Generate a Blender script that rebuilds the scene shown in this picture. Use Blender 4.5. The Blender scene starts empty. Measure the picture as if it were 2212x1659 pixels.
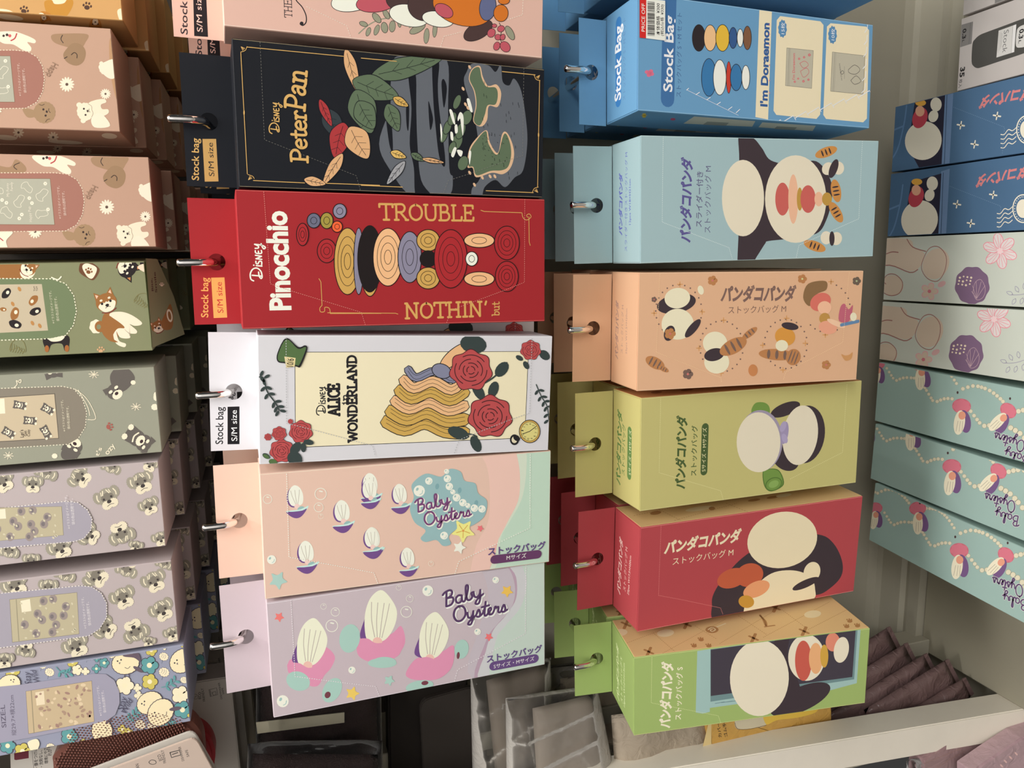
import bpy, bmesh, math, random
from mathutils import Vector, Matrix
random.seed(7)
# ---------------------------------------------------------------- camera, sky, lamps, exposure
CAMZ = 1.30                                   # eye height; shelf front about 0.57 m in front of the lens
FPX, PPX, PPY = 1662.0, 1106.0, 829.5
CU = Vector((-0.0140062, -0.3087087, -0.9510535))   # camera axes in the room: picture right,
CV = Vector((-0.985987, -0.1538637, 0.0644643))     # picture down,
CW = Vector((-0.1662333, 0.9386293, -0.3022277))    # viewing direction (phone held on its side)
CAM = Vector((0, 0, CAMZ))
SC = bpy.context.scene
COL = SC.collection
cd = bpy.data.cameras.new('camera'); co = bpy.data.objects.new('camera', cd); COL.objects.link(co)
cd.sensor_width = 36.0; cd.lens = 36.0 * FPX / 2212.0; cd.clip_start = 0.02
co.matrix_world = Matrix(((CU.x, -CV.x, -CW.x, 0), (CU.y, -CV.y, -CW.y, 0), (CU.z, -CV.z, -CW.z, CAMZ), (0, 0, 0, 1)))
SC.camera = co
wd = bpy.data.worlds.new('store_air'); SC.world = wd; wd.use_nodes = True
wb = wd.node_tree.nodes['Background']; wb.inputs[0].default_value = (1.0, 0.97, 0.94, 1); wb.inputs[1].default_value = 0.05
def lamp(name, loc, target, sx, sy, watts, col):
    d = bpy.data.lights.new(name, 'AREA'); d.shape = 'RECTANGLE'; d.size = sx; d.size_y = sy; d.energy = watts; d.color = col
    o = bpy.data.objects.new(name, d); COL.objects.link(o); o.location = loc
    o.rotation_euler = (Vector(target) - Vector(loc)).to_track_quat('-Z', 'Y').to_euler()
    return o
lamp('ceiling_light_aisle', (1.5, -1.5, CAMZ + 1.25), (-0.15, 0.6, CAMZ - 0.25), 1.6, 0.6, 36, (1.0, 0.99, 0.975))
lamp('ceiling_light_front', (0.25, -0.08, CAMZ + 1.25), (0.0, 0.6, CAMZ - 0.25), 1.4, 0.08, 16, (1.0, 0.99, 0.975))
lamp('added_bounce_light', (0.0, -1.3, CAMZ + 1.28), (0.0, -2.4, CAMZ - 0.1), 2.4, 0.5, 48, (1.0, 0.99, 0.98))  # added lamp: lights the unseen wall for bounced fill and hook reflections
lamp('ceiling_light_strip', (0.30, 0.36, CAMZ + 1.20), (0.05, 0.56, CAMZ - 0.5), 1.5, 0.05, 22, (1.0, 0.99, 0.975))
SC.view_settings.view_transform = 'Standard'; SC.view_settings.look = 'None'
SC.view_settings.exposure = -0.20; SC.view_settings.gamma = 1.0; SC.view_settings.use_curve_mapping = False

# ---------------------------------------------------------------- helpers
def ray(u, v): return CU * ((u - PPX) / FPX) + CV * ((v - PPY) / FPX) + CW
def atY(u, v, y): r = ray(u, v); return CAM + r * (y / r.y)
def atX(u, v, x): r = ray(u, v); return CAM + r * (x / r.x)
def atZ(u, v, z): r = ray(u, v); return CAM + r * (z / r.z)      # z counted from the eye
def lin(c):
    c = c / 255.0
    return c / 12.92 if c <= 0.04045 else ((c + 0.055) / 1.055) ** 2.4
GAIN = 1.25
_m = {}
def mat(c, rough=0.55, spec=0.16):
    """plain printed board of one ink colour, with a faint paper grain"""
    k = (c, rough, spec)
    if k in _m: return _m[k]
    m = bpy.data.materials.new('ink_%02x%02x%02x' % c); m.use_nodes = True
    nt = m.node_tree; b = nt.nodes['Principled BSDF']
    b.inputs['Base Color'].default_value = tuple(min(0.9, lin(q) * GAIN) for q in c) + (1,)
    b.inputs['Specular IOR Level'].default_value = spec
    n = nt.nodes.new('ShaderNodeTexNoise'); n.inputs['Scale'].default_value = 260
    r = nt.nodes.new('ShaderNodeMapRange'); r.inputs['To Min'].default_value = rough - 0.06; r.inputs['To Max'].default_value = rough + 0.06
    nt.links.new(n.outputs['Fac'], r.inputs['Value']); nt.links.new(r.outputs['Result'], b.inputs['Roughness'])
    _m[k] = m
    return m
def pmat(name, c, rough=0.5, metal=0.0, trans=0.0, alpha=1.0, spec=0.5, ior=1.45):
    m = bpy.data.materials.new(name); m.use_nodes = True; b = m.node_tree.nodes['Principled BSDF']
    b.inputs['Base Color'].default_value = tuple(c) + (1,); b.inputs['Roughness'].default_value = rough
    b.inputs['Metallic'].default_value = metal; b.inputs['Transmission Weight'].default_value = trans
    b.inputs['Alpha'].default_value = alpha; b.inputs['Specular IOR Level'].default_value = spec; b.inputs['IOR'].default_value = ior
    return m
def empty(name, loc, label, cat, group=None, rot=None):
    o = bpy.data.objects.new(name, None); COL.objects.link(o); o.empty_display_size = 0.02
    o.location = loc
    if rot: o.rotation_mode = 'XYZ'; o.rotation_euler = rot
    tag(o, label, cat, group)
    return o
def tag(o, label=None, cat=None, group=None, kind=None):
    if label: o['label'] = label
    if cat: o['category'] = cat
    if group: o['group'] = group
    if kind: o['kind'] = kind
    return o
class MB:
    """collects geometry and its materials for ONE mesh object"""
    def __init__(s): s.bm = bmesh.new(); s.ms = []
    def mi(s, m):
        if m not in s.ms: s.ms.append(m)
        return s.ms.index(m)
    def box(s, x0, x1, y0, y1, z0, z1, m, bev=0.0, seg=1):
        r = bmesh.ops.create_cube(s.bm, size=1.0); vs = r['verts']
        for v in vs: v.co = Vector(((x0 + x1) / 2 + v.co.x * (x1 - x0), (y0 + y1) / 2 + v.co.y * (y1 - y0), (z0 + z1) / 2 + v.co.z * (z1 - z0)))
        i = s.mi(m)
        fs = list({f for v in vs for f in v.link_faces})
        for f in fs: f.material_index = i
        if bev:
            bmesh.ops.bevel(s.bm, geom=list({e for v in vs for e in v.link_edges}), offset=bev, segments=seg, affect='EDGES', profile=0.5)
        return fs
    def poly(s, pts, m, up=None):
        f = s.bm.faces.new([s.bm.verts.new(p) for p in pts]); f.material_index = s.mi(m)
        if up is not None:
            f.normal_update()
            if f.normal.dot(up) < 0: f.normal_flip()
        return f
    def tube(s, path, r, m, n=10, cap=True):
        i = s.mi(m); rings = []; prev = None
        P = [Vector(p) for p in path]
        rr = r if isinstance(r, (list, tuple)) else [r] * len(P)
        t0 = (P[1] - P[0]).normalized(); a = t0.orthogonal().normalized()
        for k, p in enumerate(P):
            t = (P[min(k + 1, len(P) - 1)] - P[max(k - 1, 0)]).normalized()
            a = (a - t * a.dot(t)).normalized(); b = t.cross(a)
            rings.append([s.bm.verts.new(p + (a * math.cos(2 * math.pi * j / n) + b * math.sin(2 * math.pi * j / n)) * rr[k]) for j in range(n)])
        for k in range(len(rings) - 1):
            for j in range(n):
                f = s.bm.faces.new((rings[k][j], rings[k][(j + 1) % n], rings[k + 1][(j + 1) % n], rings[k + 1][j])); f.material_index = i; f.smooth = True
        if cap:
            for q in (rings[0][::-1], rings[-1]):
                f = s.bm.faces.new(q); f.material_index = i
    def grid(s, fn, nu, nv, m, smooth=True):
        i = s.mi(m); V = [[s.bm.verts.new(fn(a / nu, b / nv)) for b in range(nv + 1)] for a in range(nu + 1)]
        for a in range(nu):
            for b in range(nv):
                f = s.bm.faces.new((V[a][b], V[a + 1][b], V[a + 1][b + 1], V[a][b + 1])); f.material_index = i; f.smooth = smooth
    def build(s, name, parent=None, label=None):
        me = bpy.data.meshes.new(name); s.bm.to_mesh(me); s.bm.free()
        for m in s.ms: me.materials.append(m)
        o = bpy.data.objects.new(name, me); COL.objects.link(o)
        if parent: o.parent = parent
        if label: o['label'] = label
        return o
def copy_tree(o, parent=None):
    c = o.copy(); COL.objects.link(c); c.parent = parent
    for ch in list(o.children): copy_tree(ch, c)
    return c
def catmull(pts, closed, n=5):
    P = [Vector((p[0], p[1])) for p in pts]; L = len(P); out = []
    for i in range(L if closed else L - 1):
        g = (lambda k: P[k % L]) if closed else (lambda k: P[max(0, min(L - 1, k))])
        a, b, c, d = g(i - 1), g(i), g(i + 1), g(i + 2)
        for j in range(n):
            t = j / n
            out.append(0.5 * ((2 * b) + (c - a) * t + (2 * a - 5 * b + 4 * c - d) * t * t + (3 * b - a - 3 * c + d) * t ** 3))
    if not closed: out.append(P[-1])
    return out
def clip(P, r):
    for ax, lim, sg in ((0, r[0], 1), (0, r[1], -1), (1, r[2], 1), (1, r[3], -1)):
        Q = []
        for i in range(len(P)):
            a, b = P[i - 1], P[i]; ia, ib = (a[ax] - lim) * sg >= 0, (b[ax] - lim) * sg >= 0
            if ia != ib:
                t = (lim - a[ax]) / (b[ax] - a[ax]); Q.append(a + (b - a) * t)
            if ib: Q.append(b)
        P = Q
        if len(P) < 3: return []
    return P
_tx = {}
def textmesh(body, off, shear):
    k = (body, off, shear)
    if k in _tx: return _tx[k]
    c = bpy.data.curves.new('lettering', 'FONT'); c.body = body; c.size = 1.0; c.offset = off; c.shear = shear; c.resolution_u = 3
    o = bpy.data.objects.new('lettering', c); COL.objects.link(o)
    dg = bpy.context.evaluated_depsgraph_get(); me = o.evaluated_get(dg).to_mesh()
    V = [Vector((v.co.x, v.co.y)) for v in me.vertices]; F = [tuple(p.vertices) for p in me.polygons]
    o.evaluated_get(dg).to_mesh_clear(); bpy.data.objects.remove(o); bpy.data.curves.remove(c)
    _tx[k] = (V, F, min(v.x for v in V), max(v.x for v in V), max(v.y for v in V))
    return _tx[k]
# stroke lettering: (advance, strokes); strokes of >3 points are curved
GL = {
 'T': (.9, [[(0, 1), (.8, 1)], [(.4, 1), (.4, 0)], [(0, 1), (0, .8)], [(.8, 1), (.8, .8)], [(.22, 0), (.58, 0)]]),
 'R': (.9, [[(.12, 0), (.12, 1)], [(.12, 1), (.5, 1), (.64, .78), (.5, .52), (.12, .5)], [(.35, .5), (.74, 0)], [(0, 0), (.26, 0)], [(0, 1), (.15, 1)], [(.66, 0), (.84, 0)]]),
 'O': (.95, [[(.42, 1), (.14, .84), (.04, .5), (.14, .16), (.42, 0), (.7, .16), (.8, .5), (.7, .84), (.42, 1)]]),
 'U': (.92, [[(.1, 1), (.1, .3), (.22, .05), (.42, 0), (.6, .05), (.7, .3), (.7, 1)], [(-.02, 1), (.22, 1)], [(.58, 1), (.82, 1)]]),
 'B': (.82, [[(.12, 0), (.12, 1)], [(.12, 1), (.45, 1), (.56, .78), (.45, .55), (.12, .53)], [(.12, .53), (.52, .52), (.66, .27), (.52, .02), (.12, 0)], [(0, 1), (.15, 1)], [(0, 0), (.15, 0)]]),
 'L': (.75, [[(.12, 1), (.12, 0)], [(.12, 0), (.62, 0)], [(.62, 0), (.64, .25)], [(0, 1), (.26, 1)], [(0, 0), (.15, 0)]]),
 'E': (.78, [[(.12, 1), (.12, 0)], [(0, 0), (.64, 0)], [(0, 1), (.62, 1)], [(.12, .52), (.48, .52)], [(.64, 0), (.66, .22)], [(.62, 1), (.62, .8)], [(.48, .62), (.48, .42)]]),
 'N': (1.0, [[(.12, 0), (.12, 1)], [(.12, 1), (.74, 0)], [(.74, 0), (.74, 1)], [(0, 0), (.26, 0)], [(0, 1), (.15, 1)], [(.6, 1), (.88, 1)]]),
 'H': (1.0, [[(.12, 0), (.12, 1)], [(.74, 0), (.74, 1)], [(.12, .5), (.74, .5)], [(0, 0), (.26, 0)], [(0, 1), (.26, 1)], [(.6, 0), (.88, 0)], [(.6, 1), (.88, 1)]]),
 'I': (.5, [[(.2, 0), (.2, 1)], [(.04, 0), (.36, 0)], [(.04, 1), (.36, 1)]]),
 "'": (.3, [[(.12, 1.02), (.06, .78)]]),
 'A': (.92, [[(.06, 0), (.4, 1)], [(.4, 1), (.76, 0)], [(.18, .36), (.62, .36)], [(-.04, 0), (.2, 0)], [(.62, 0), (.88, 0)]]),
 'C': (.85, [[(.72, .78), (.6, .96), (.36, 1), (.1, .8), (.04, .5), (.12, .18), (.38, 0), (.62, .06), (.74, .22)], [(.72, 1), (.72, .72)]]),
 'W': (1.2, [[(.08, 1), (.34, 0)], [(.34, 0), (.56, .9)], [(.56, .9), (.8, 0)], [(.8, 0), (1.06, 1)], [(-.04, 1), (.22, 1)], [(.94, 1), (1.18, 1)]]),
 'D': (.92, [[(.12, 0), (.12, 1)], [(0, 1), (.3, 1), (.62, .88), (.76, .5), (.62, .12), (.3, 0), (0, 0)]]),
 'P': (.74, [[(.14, -.05), (.14, 1)], [(0, .98), (.4, 1), (.62, .84), (.62, .6), (.42, .44), (.14, .44)], [(-.02, -.05), (.32, -.05)]]),
 'e': (.58, [[(.06, .32), (.46, .36), (.46, .52), (.28, .64), (.08, .5), (.04, .25), (.14, .04), (.34, 0), (.5, .12)]]),
 't': (.44, [[(.18, .95), (.18, .15), (.26, 0), (.42, .06)], [(.0, .64), (.4, .66)]]),
 'r': (.5, [[(.14, 0), (.14, .62)], [(.14, .42), (.26, .62), (.38, .66), (.46, .54)], [(.0, 0), (.28, 0)], [(.02, .62), (.16, .62)]]),
 'a': (.62, [[(.08, .52), (.24, .66), (.42, .56), (.42, .12), (.56, .02)], [(.42, .38), (.2, .36), (.06, .2), (.12, .02), (.3, .02), (.42, .16)]]),
 'n': (.72, [[(.14, 0), (.14, .64)], [(.14, .46), (.3, .64), (.46, .62), (.52, .42), (.52, 0)], [(0, 0), (.26, 0)], [(.4, 0), (.66, 0)], [(0, .64), (.16, .64)]]),
 'i': (.4, [[(.16, 0), (.16, .64)], [(.02, 0), (.32, 0)], [(.02, .64), (.18, .64)], [(.15, .9), (.17, .92)]]),
 'b': (.62, [[(.12, 1), (.12, .02)], [(.12, .46), (.28, .64), (.48, .52), (.52, .3), (.42, .06), (.26, 0), (.12, .1)], [(0, 1), (.14, 1)]]),
 'u': (.68, [[(.12, .64), (.12, .2), (.22, .02), (.38, .04), (.5, .2)], [(.5, .64), (.5, .04)], [(.5, 0), (.62, 0)], [(0, .64), (.14, .64)], [(.38, .64), (.52, .64)]]),
 ' ': (.4, [])}
SCRIPT = {
 'Baby': [[(.1, 0), (.22, .95)], [(0, .8), (.15, .95), (.4, 1), (.5, .85), (.42, .62), (.22, .52)], [(.22, .52), (.48, .48), (.5, .25), (.35, .03), (.1, 0)],
  [(.95, .45), (.8, .5), (.65, .35), (.65, .1), (.78, 0), (.92, .12), (.97, .45)], [(.97, .45), (.95, .12), (1.02, 0), (1.12, .1), (1.3, .6), (1.36, .95), (1.26, 1), (1.2, .6), (1.22, .1), (1.35, 0), (1.5, .15), (1.48, .42), (1.62, .45)],
  [(1.6, .45), (1.62, .15), (1.75, .05), (1.9, .2), (1.97, .48)], [(1.97, .48), (1.9, -.1), (1.78, -.4), (1.62, -.35), (1.75, -.1), (2.1, .15)]],
 'Oysters': [[(.3, 1), (.08, .8), (0, .4), (.15, .03), (.42, 0), (.65, .3), (.65, .7), (.5, .95), (.3, 1)], [(.78, .45), (.8, .15), (.92, .05), (1.05, .2), (1.12, .48)],
  [(1.12, .48), (1.05, -.1), (.93, -.4), (.78, -.33), (.95, -.08), (1.25, .15), (1.42, .5), (1.5, .25), (1.45, .02), (1.3, .05)], [(1.46, .03), (1.65, .2), (1.8, .6), (1.85, .95)],
  [(1.85, .95), (1.75, .1), (1.85, 0), (1.98, .15), (2.15, .35), (2.1, .48), (1.99, .35), (2.03, .05), (2.18, .02), (2.3, .2), (2.4, .5), (2.45, .4), (2.58, .42), (2.56, .1), (2.66, .03), (2.75, .15), (2.9, .5), (2.98, .25), (2.92, .02), (2.78, .05)], [(1.6, .62), (2.05, .66)], [(2.93, .03), (3.1, .12)]],
 'Disney': [[(.2, .06), (.24, .86)], [(-.18, .72), (-.05, .96), (.35, 1), (.7, .78), (.78, .42), (.55, .1), (.15, 0), (.02, .1), (.2, .25), (.5, .3)], [(.95, 0), (.97, .5)], [(.98, .68), (1, .72)],
  [(1.3, .52), (1.14, .5), (1.12, .34), (1.3, .22), (1.27, .03), (1.05, .03)], [(1.45, 0), (1.48, .52)], [(1.48, .5), (1.68, .03)], [(1.68, .03), (1.74, .56)], [(2.08, .56), (1.9, .5), (1.9, .05), (2.12, .05)], [(1.9, .28), (2.06, .3)],
  [(2.25, .58), (2.28, .32), (2.42, .3), (2.55, .62)], [(2.55, .62), (2.5, .0), (2.36, -.3), (2.24, -.16), (2.45, 0), (2.62, .06)]]}
class Art:
    """prints flat inks onto one face of a part; points are given in the frame of a picture detail (k) and carried along the view ray onto the face"""
    EPS = 2.5e-6
    def __init__(s, mb, M, ax, val, out, rect, flip=False, M2=None):
        s.mb = mb; s.ax = ax; s.val = val; s.out = out; s.rect = rect; s.flip = flip
        Mi = M.inverted(); s.o = Mi @ CAM; s.R = Mi.to_3x3(); s.ab = [i for i in (0, 1, 2) if i != ax]
        s.lay = 1; s.k(0, 0, 1); s.ic = None
    def k(s, x0, y0, sc, dx=0, dy=0): s.x0, s.y0, s.sc, s.dx, s.dy = x0, y0, sc, dx, dy; return s
    def icon(s, cx=None, cy=0, sc=1, rot=0):
        s.ic = None if cx is None else (cx, cy, sc, math.cos(math.radians(rot)), math.sin(math.radians(rot)))
        return s
    def m(s, p):
        x, y = p
        if s.ic:
            cx, cy, q, c, n = s.ic; x, y = cx + q * (x * c - y * n), cy + q * (x * n + y * c)
        d = s.R @ ray(s.x0 + (x + s.dx) / s.sc, s.y0 + (y + s.dy) / s.sc)
        h = s.o + d * ((s.val - s.o[s.ax]) / d[s.ax])
        return Vector((h[s.ab[0]], h[s.ab[1]]))
    def scale(s, p):
        a = s.m(p); return 0.5 * ((s.m((p[0] + 1, p[1])) - a).length + (s.m((p[0], p[1] + 1)) - a).length)
    def v3(s, q):
        r = [0, 0, 0]; r[s.ab[0]], r[s.ab[1]] = q[0], q[1]; r[s.ax] = s.val + s.out * s.EPS * s.lay
        return r
    def raw(s, Q, c):
        Q = clip(Q, s.rect)
        if len(Q) < 3: return
        up = Vector((0, 0, 0)); up[s.ax] = s.out
        s.mb.poly([s.v3(q) for q in Q], mat(c), up)
    def P(s, c, pts): s.raw([s.m(p) for p in pts], c); s.lay += 1; return s
    def B(s, c, pts, n=5): s.raw([s.m(p) for p in catmull(pts, True, n)], c); s.lay += 1; return s
    def E(s, c, cx, cy, rx, ry=None, rot=0, n=28):
        ry = rx if ry is None else ry; a = math.radians(rot); ca, sa = math.cos(a), math.sin(a)
        return s.P(c, [(cx + rx * math.cos(t) * ca - ry * math.sin(t) * sa, cy + rx * math.cos(t) * sa + ry * math.sin(t) * ca) for t in [2 * math.pi * i / n for i in range(n)]])
    def ribbon(s, Q, c, w):
        Q = [q for i, q in enumerate(Q) if i == 0 or (q - Q[i - 1]).length > 1e-7]
        if len(Q) < 2: return
        L, R = [], []
        for i, q in enumerate(Q):
            t = (Q[min(i + 1, len(Q) - 1)] - Q[max(i - 1, 0)])
            if t.length < 1e-9: t = Vector((1, 0))
            t.normalize(); n = Vector((-t.y, t.x)) * (w / 2); L.append(q + n); R.append(q - n)
        e0 = (Q[0] - Q[1]).normalized() * w * 0.35; e1 = (Q[-1] - Q[-2]).normalized() * w * 0.35
        for i in range(len(Q) - 1): s.raw([L[i], L[i + 1], R[i + 1], R[i]], c)
        for q, e, l, r in ((Q[0], e0, L[0], R[0]), (Q[-1], e1, R[-1], L[-1])):
            s.raw([l, q + e + (l - q) * .6, q + e + (r - q) * .6, r], c)
    def S(s, c, pts, w, curve=True, closed=False):
        ww = w * s.scale(pts[0])
        P = catmull(pts, closed, 4) if curve and len(pts) > 2 else [Vector(p) for p in pts]
        if closed: P = P + [P[0]]
        s.ribbon([s.m(p) for p in P], c, ww); s.lay += 1; return s
    def D(s, c, pts, w, on=5, off=5, curve=False):
        P = catmull(pts, False, 5) if curve else [Vector(p) for p in pts]
        Q = [s.m(p) for p in P]; k = s.scale(pts[0]); on *= k; off *= k; ww = w * k; d = 0.0
        for a, b in zip(Q, Q[1:]):
            L = (b - a).length; t = (b - a) / max(L, 1e-9); n = Vector((-t.y, t.x)) * ww / 2; x = -d
            while x < L:
                x0, x1 = max(0, x), min(L, x + on)
                if x1 > x0: s.raw([a + t * x0 + n, a + t * x1 + n, a + t * x1 - n, a + t * x0 - n], c)
                x += on + off
            d = (L + d) % (on + off)
        s.lay += 1; return s
    def frame(s, A, B):
        a, b = s.m(A), s.m(B); e = (b - a); L = e.length; e.normalize(); n = Vector((-e.y, e.x))
        if s.flip: n = -n
        return a, e, n, L
    def T(s, c, body, A, B, b=0.0, h=None, sh=0.0):
        if 'M' in body or '枚' in body or '縦' in body: b = 0.0
        V, F, x0, x1, y1 = textmesh(body, min(b, .038 if body.isascii() else .045), sh); a, e, n, L = s.frame(A, B); sx = L / (x1 - x0)
        sy = sx if h is None else h * s.scale(A) / y1
        W = [a + e * ((v.x - x0) * sx) + n * (v.y * sy) for v in V]
        for f in F: s.raw([W[i] for i in f], c)
        s.lay += 1; return s
    def strokes(s, c, ST, xa, xb, A, B, h, w):
        a, e, n, L = s.frame(A, B); sx = L / (xb - xa); hh = h * s.scale(A); ww = w * s.scale(A)
        for st in ST:
            P = catmull(st, False, 4) if len(st) > 3 else [Vector(p) for p in st]
            s.ribbon([a + e * ((p.x - xa) * sx) + n * (p.y * hh) for p in P], c, ww); s.lay += .5
        s.lay += 1; return s
    def W(s, c, word, A, B, h, w): ST = SCRIPT[word]; xs = [p[0] for st in ST for p in st]; return s.strokes(c, ST, min(xs), max(xs), A, B, h, w)
    def G(s, c, word, A, B, h, w):
        x = 0; ST = []
        for ch in word:
            adv, st = GL[ch]; ST += [[(p[0] + x, p[1]) for p in q] for q in st]; x += adv
        return s.strokes(c, ST, 0, x - .12, A, B, h, w)
    def pill(s, c, A, B, w):
        a, e, n, L = s.frame(A, B); r = w * s.scale(A) / 2
        Q = [a + e * (r if i < 8 else L - r) + (e * -math.sin(t) + n * math.cos(t)) * r for i, t in [(i, (i if i < 8 else i - 1) * math.pi / 7) for i in range(16)]]
        s.raw(Q, c); s.lay += 1; return s
    # small printed motifs, drawn upright in a unit frame
    def wavy(s, c, cx, cy, rx, ry, lobes=12, amp=.06):
        return s.P(c, [(cx + rx * (1 + amp * math.sin(lobes * t)) * math.cos(t), cy + ry * (1 + amp * math.sin(lobes * t)) * math.sin(t)) for t in [2 * math.pi * i / 60 for i in range(60)]])
    def petals(s, c, cx, cy, r, n, cc, thin=.42, rot=0, rc=.22):
        L = s.lay
        for i in range(n):
            a = rot + 360.0 * i / n; q = math.radians(a)
            s.lay = L + i % 2; s.E(c, cx + math.cos(q) * r * .6, cy + math.sin(q) * r * .6, r * .42, r * thin * .5, a, 12)
        s.lay = L + 2
        return s.E(cc, cx, cy, r * rc, n=12)
    def plus(s, c, cx, cy, r, w, rot=0):
        q = math.radians(rot); a, b = r * math.cos(q), r * math.sin(q); L = s.lay
        s.S(c, [(cx - a, cy - b), (cx + a, cy + b)], w, False); s.lay = L; return s.S(c, [(cx + b, cy - a), (cx - b, cy + a)], w, False)
    def star(s, c, cx, cy, r, rot=0, inner=.55):
        return s.B(c, [(cx + r * (1 if i % 2 == 0 else inner) * math.cos(math.radians(rot + 36 * i)), cy + r * (1 if i % 2 == 0 else inner) * math.sin(math.radians(rot + 36 * i))) for i in range(10)], 3)
    def bubble(s, cx, cy, r, ring=True, c=(225, 220, 205), c2=(150, 180, 175)):
        if ring:
            return s.S(c, [(cx + r * math.cos(t), cy + r * math.sin(t)) for t in [2 * math.pi * i / 12 for i in range(12)]], r * .12, True, True).S(c, [(cx - r * .2, cy - r * .5), (cx + r * .3, cy - r * .4)], r * .22, False)
        s.E(c, cx, cy, r, n=16); return s.E(c2, cx - r * .35, cy - r * .3, r * .22, r * .32, 30, 10).S(c2, [(cx + r * .6, cy - r * .1), (cx + r * .5, cy + r * .4), (cx + .1 * r, cy + r * .65)], r * .12)
    def sprig(s, c, pts, leaf, w, n=6):
        Q = catmull(pts, False, 6); s.S(c, pts, w)
        L = s.lay
        for i in range(1, n + 1):
            q = Q[int(i * (len(Q) - 1) / n)]; p = Q[max(0, int(i * (len(Q) - 1) / n) - 2)]; a = math.degrees(math.atan2(q.y - p.y, q.x - p.x))
            for sg in (-1, 1):
                b = math.radians(a + sg * 55); s.lay = L; s.E(c, q.x + math.cos(b) * leaf, q.y + math.sin(b) * leaf, leaf * .85, leaf * .4, math.degrees(b), 12)
        s.lay = L + 1; return s
    def leafs(s, c, lst):
        for x, y, a, l, w in lst: s.E(c, x, y, l, w, a, 14)
        return s
    def rose(s, cx, cy, r, c=(170, 72, 72), d=(70, 35, 38)):
        s.wavy(d, cx, cy, r * 1.04, r * 1.0, 7, .07); s.wavy(c, cx, cy, r, r * .96, 7, .07)
        for q, n0 in ((.8, 0), (.58, 1.1), (.38, 2.3), (.2, .6)):
            for j in range(3):
                t0 = n0 + j * 2.1
                s.S(d, [(cx + r * q * math.cos(t0 + i * .3), cy + r * q * .95 * math.sin(t0 + i * .3)) for i in range(6)], r * .045)
        return s
    def perf(s, pts, c, w=2.2, on=7, off=6): return s.D(c, pts, w, on, off)
# picture details used to read off the prints: corner and magnification
kA, kB, kC = (0, 0, 2.9625), (0, 540, 2.9625), (0, 1100, 2.968)
kD, kE, kG, kH, kI, kJ = (360, 0, 3.859), (360, 400, 2.676), (400, 980, 2.443), (780, 0, 3.859), (780, 400, 2.765), (780, 960, 2.374)
kK, kL, kM, kN = (1180, 0, 2.989), (1180, 270, 2.812), (1180, 800, 2.962), (1180, 1280, 2.989)
kO, kP, kQ, kV = (1860, 0, 3.457), (1840, 460, 3.19), (1780, 960, 2.373), (2000, 0, 7.542)
GOLD = (200, 160, 95); CREAM = (222, 212, 185); DARK = (48, 42, 46)

# ---------------------------------------------------------------- shelf: the setting
shelf_white = pmat('shelf_paint', (0.62, 0.57, 0.47), 0.45, spec=0.35)
panel_beige = pmat('back_panel_paint', (0.40, 0.37, 0.29), 0.6, spec=0.25)
shade_dark_panel = pmat('shade_dark_board', (0.035, 0.028, 0.022), 0.7, spec=0.2)
def mottled(m, amt=.1, sc=14):
    nt = m.node_tree; b = nt.nodes['Principled BSDF']; c = tuple(b.inputs['Base Color'].default_value)
    n = nt.nodes.new('ShaderNodeTexNoise'); n.inputs['Scale'].default_value = sc; n.inputs['Detail'].default_value = 5
    r = nt.nodes.new('ShaderNodeValToRGB'); r.color_ramp.elements[0].color = tuple(q * (1 - amt) for q in c[:3]) + (1,); r.color_ramp.elements[1].color = tuple(min(1, q * (1 + amt)) for q in c[:3]) + (1,)
    tc = nt.nodes.new('ShaderNodeTexCoord'); nt.links.new(tc.outputs['Object'], n.inputs['Vector'])
    nt.links.new(n.outputs['Fac'], r.inputs['Fac']); nt.links.new(r.outputs['Color'], b.inputs['Base Color'])
    return m
mottled(shelf_white, .05); mottled(panel_beige, .06)
Z = lambda z: CAMZ + z
b = MB(); b.box(-2.6, 2.6, -2.5, 1.2, -.02, 0, mottled(pmat('floor_vinyl', (.33, .30, .27), .4), .1)); tag(b.build('floor'), kind='structure')
b = MB(); b.box(-2.6, 2.6, -2.5, -2.4, 0, 2.75, mottled(pmat('wall_paint', (.68, .67, .66), .6), .04)); tag(b.build('wall_aisle'), kind='structure')
b = MB(); b.box(-2.6, 2.6, -2.5, 1.2, 2.75, 2.80, mottled(pmat('ceiling_paint', (.75, .74, .72), .7), .03)); tag(b.build('ceiling'), kind='structure')
# back wall of the shelf bay: dark upper board, its colour deepened for the shade behind the cartons, beige stepped panel in the lower bay
b = MB(); b.box(-.60, .62, .93, .95, Z(-.22), Z(.62), shade_dark_panel)
def extr(bb, prof, x0, x1, m):
    V0 = [bb.bm.verts.new((x0, y, Z(z))) for y, z in prof]; V1 = [bb.bm.verts.new((x1, y, Z(z))) for y, z in prof]; i = bb.mi(m)
    for k in range(len(prof)):
        f = bb.bm.faces.new((V0[k], V0[k - 1], V1[k - 1], V1[k])); f.material_index = i
    bb.bm.faces.new(V0).material_index = i; bb.bm.faces.new(V1[::-1]).material_index = i
    bmesh.ops.recalc_face_normals(bb.bm, faces=bb.bm.faces)
prof = [(.95, -.22), (.800, -.22), (.800, -.766), (.797, -.778), (.790, -.781), (.760, -.783), (.757, -.79), (.752, -.789), (.735, -.789), (.735, -.812), (.95, -.812)]
extr(b, prof, -.59, .62, panel_beige)
tag(b.build('wall_back'), kind='structure')
b = MB(); b.box(-.5235, .62, .43, .735, Z(-.825), Z(-.80), mottled(pmat('board_paint', (.34, .31, .23), .5), .06), .002); tag(b.build('trim_1'), kind='structure')
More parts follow.
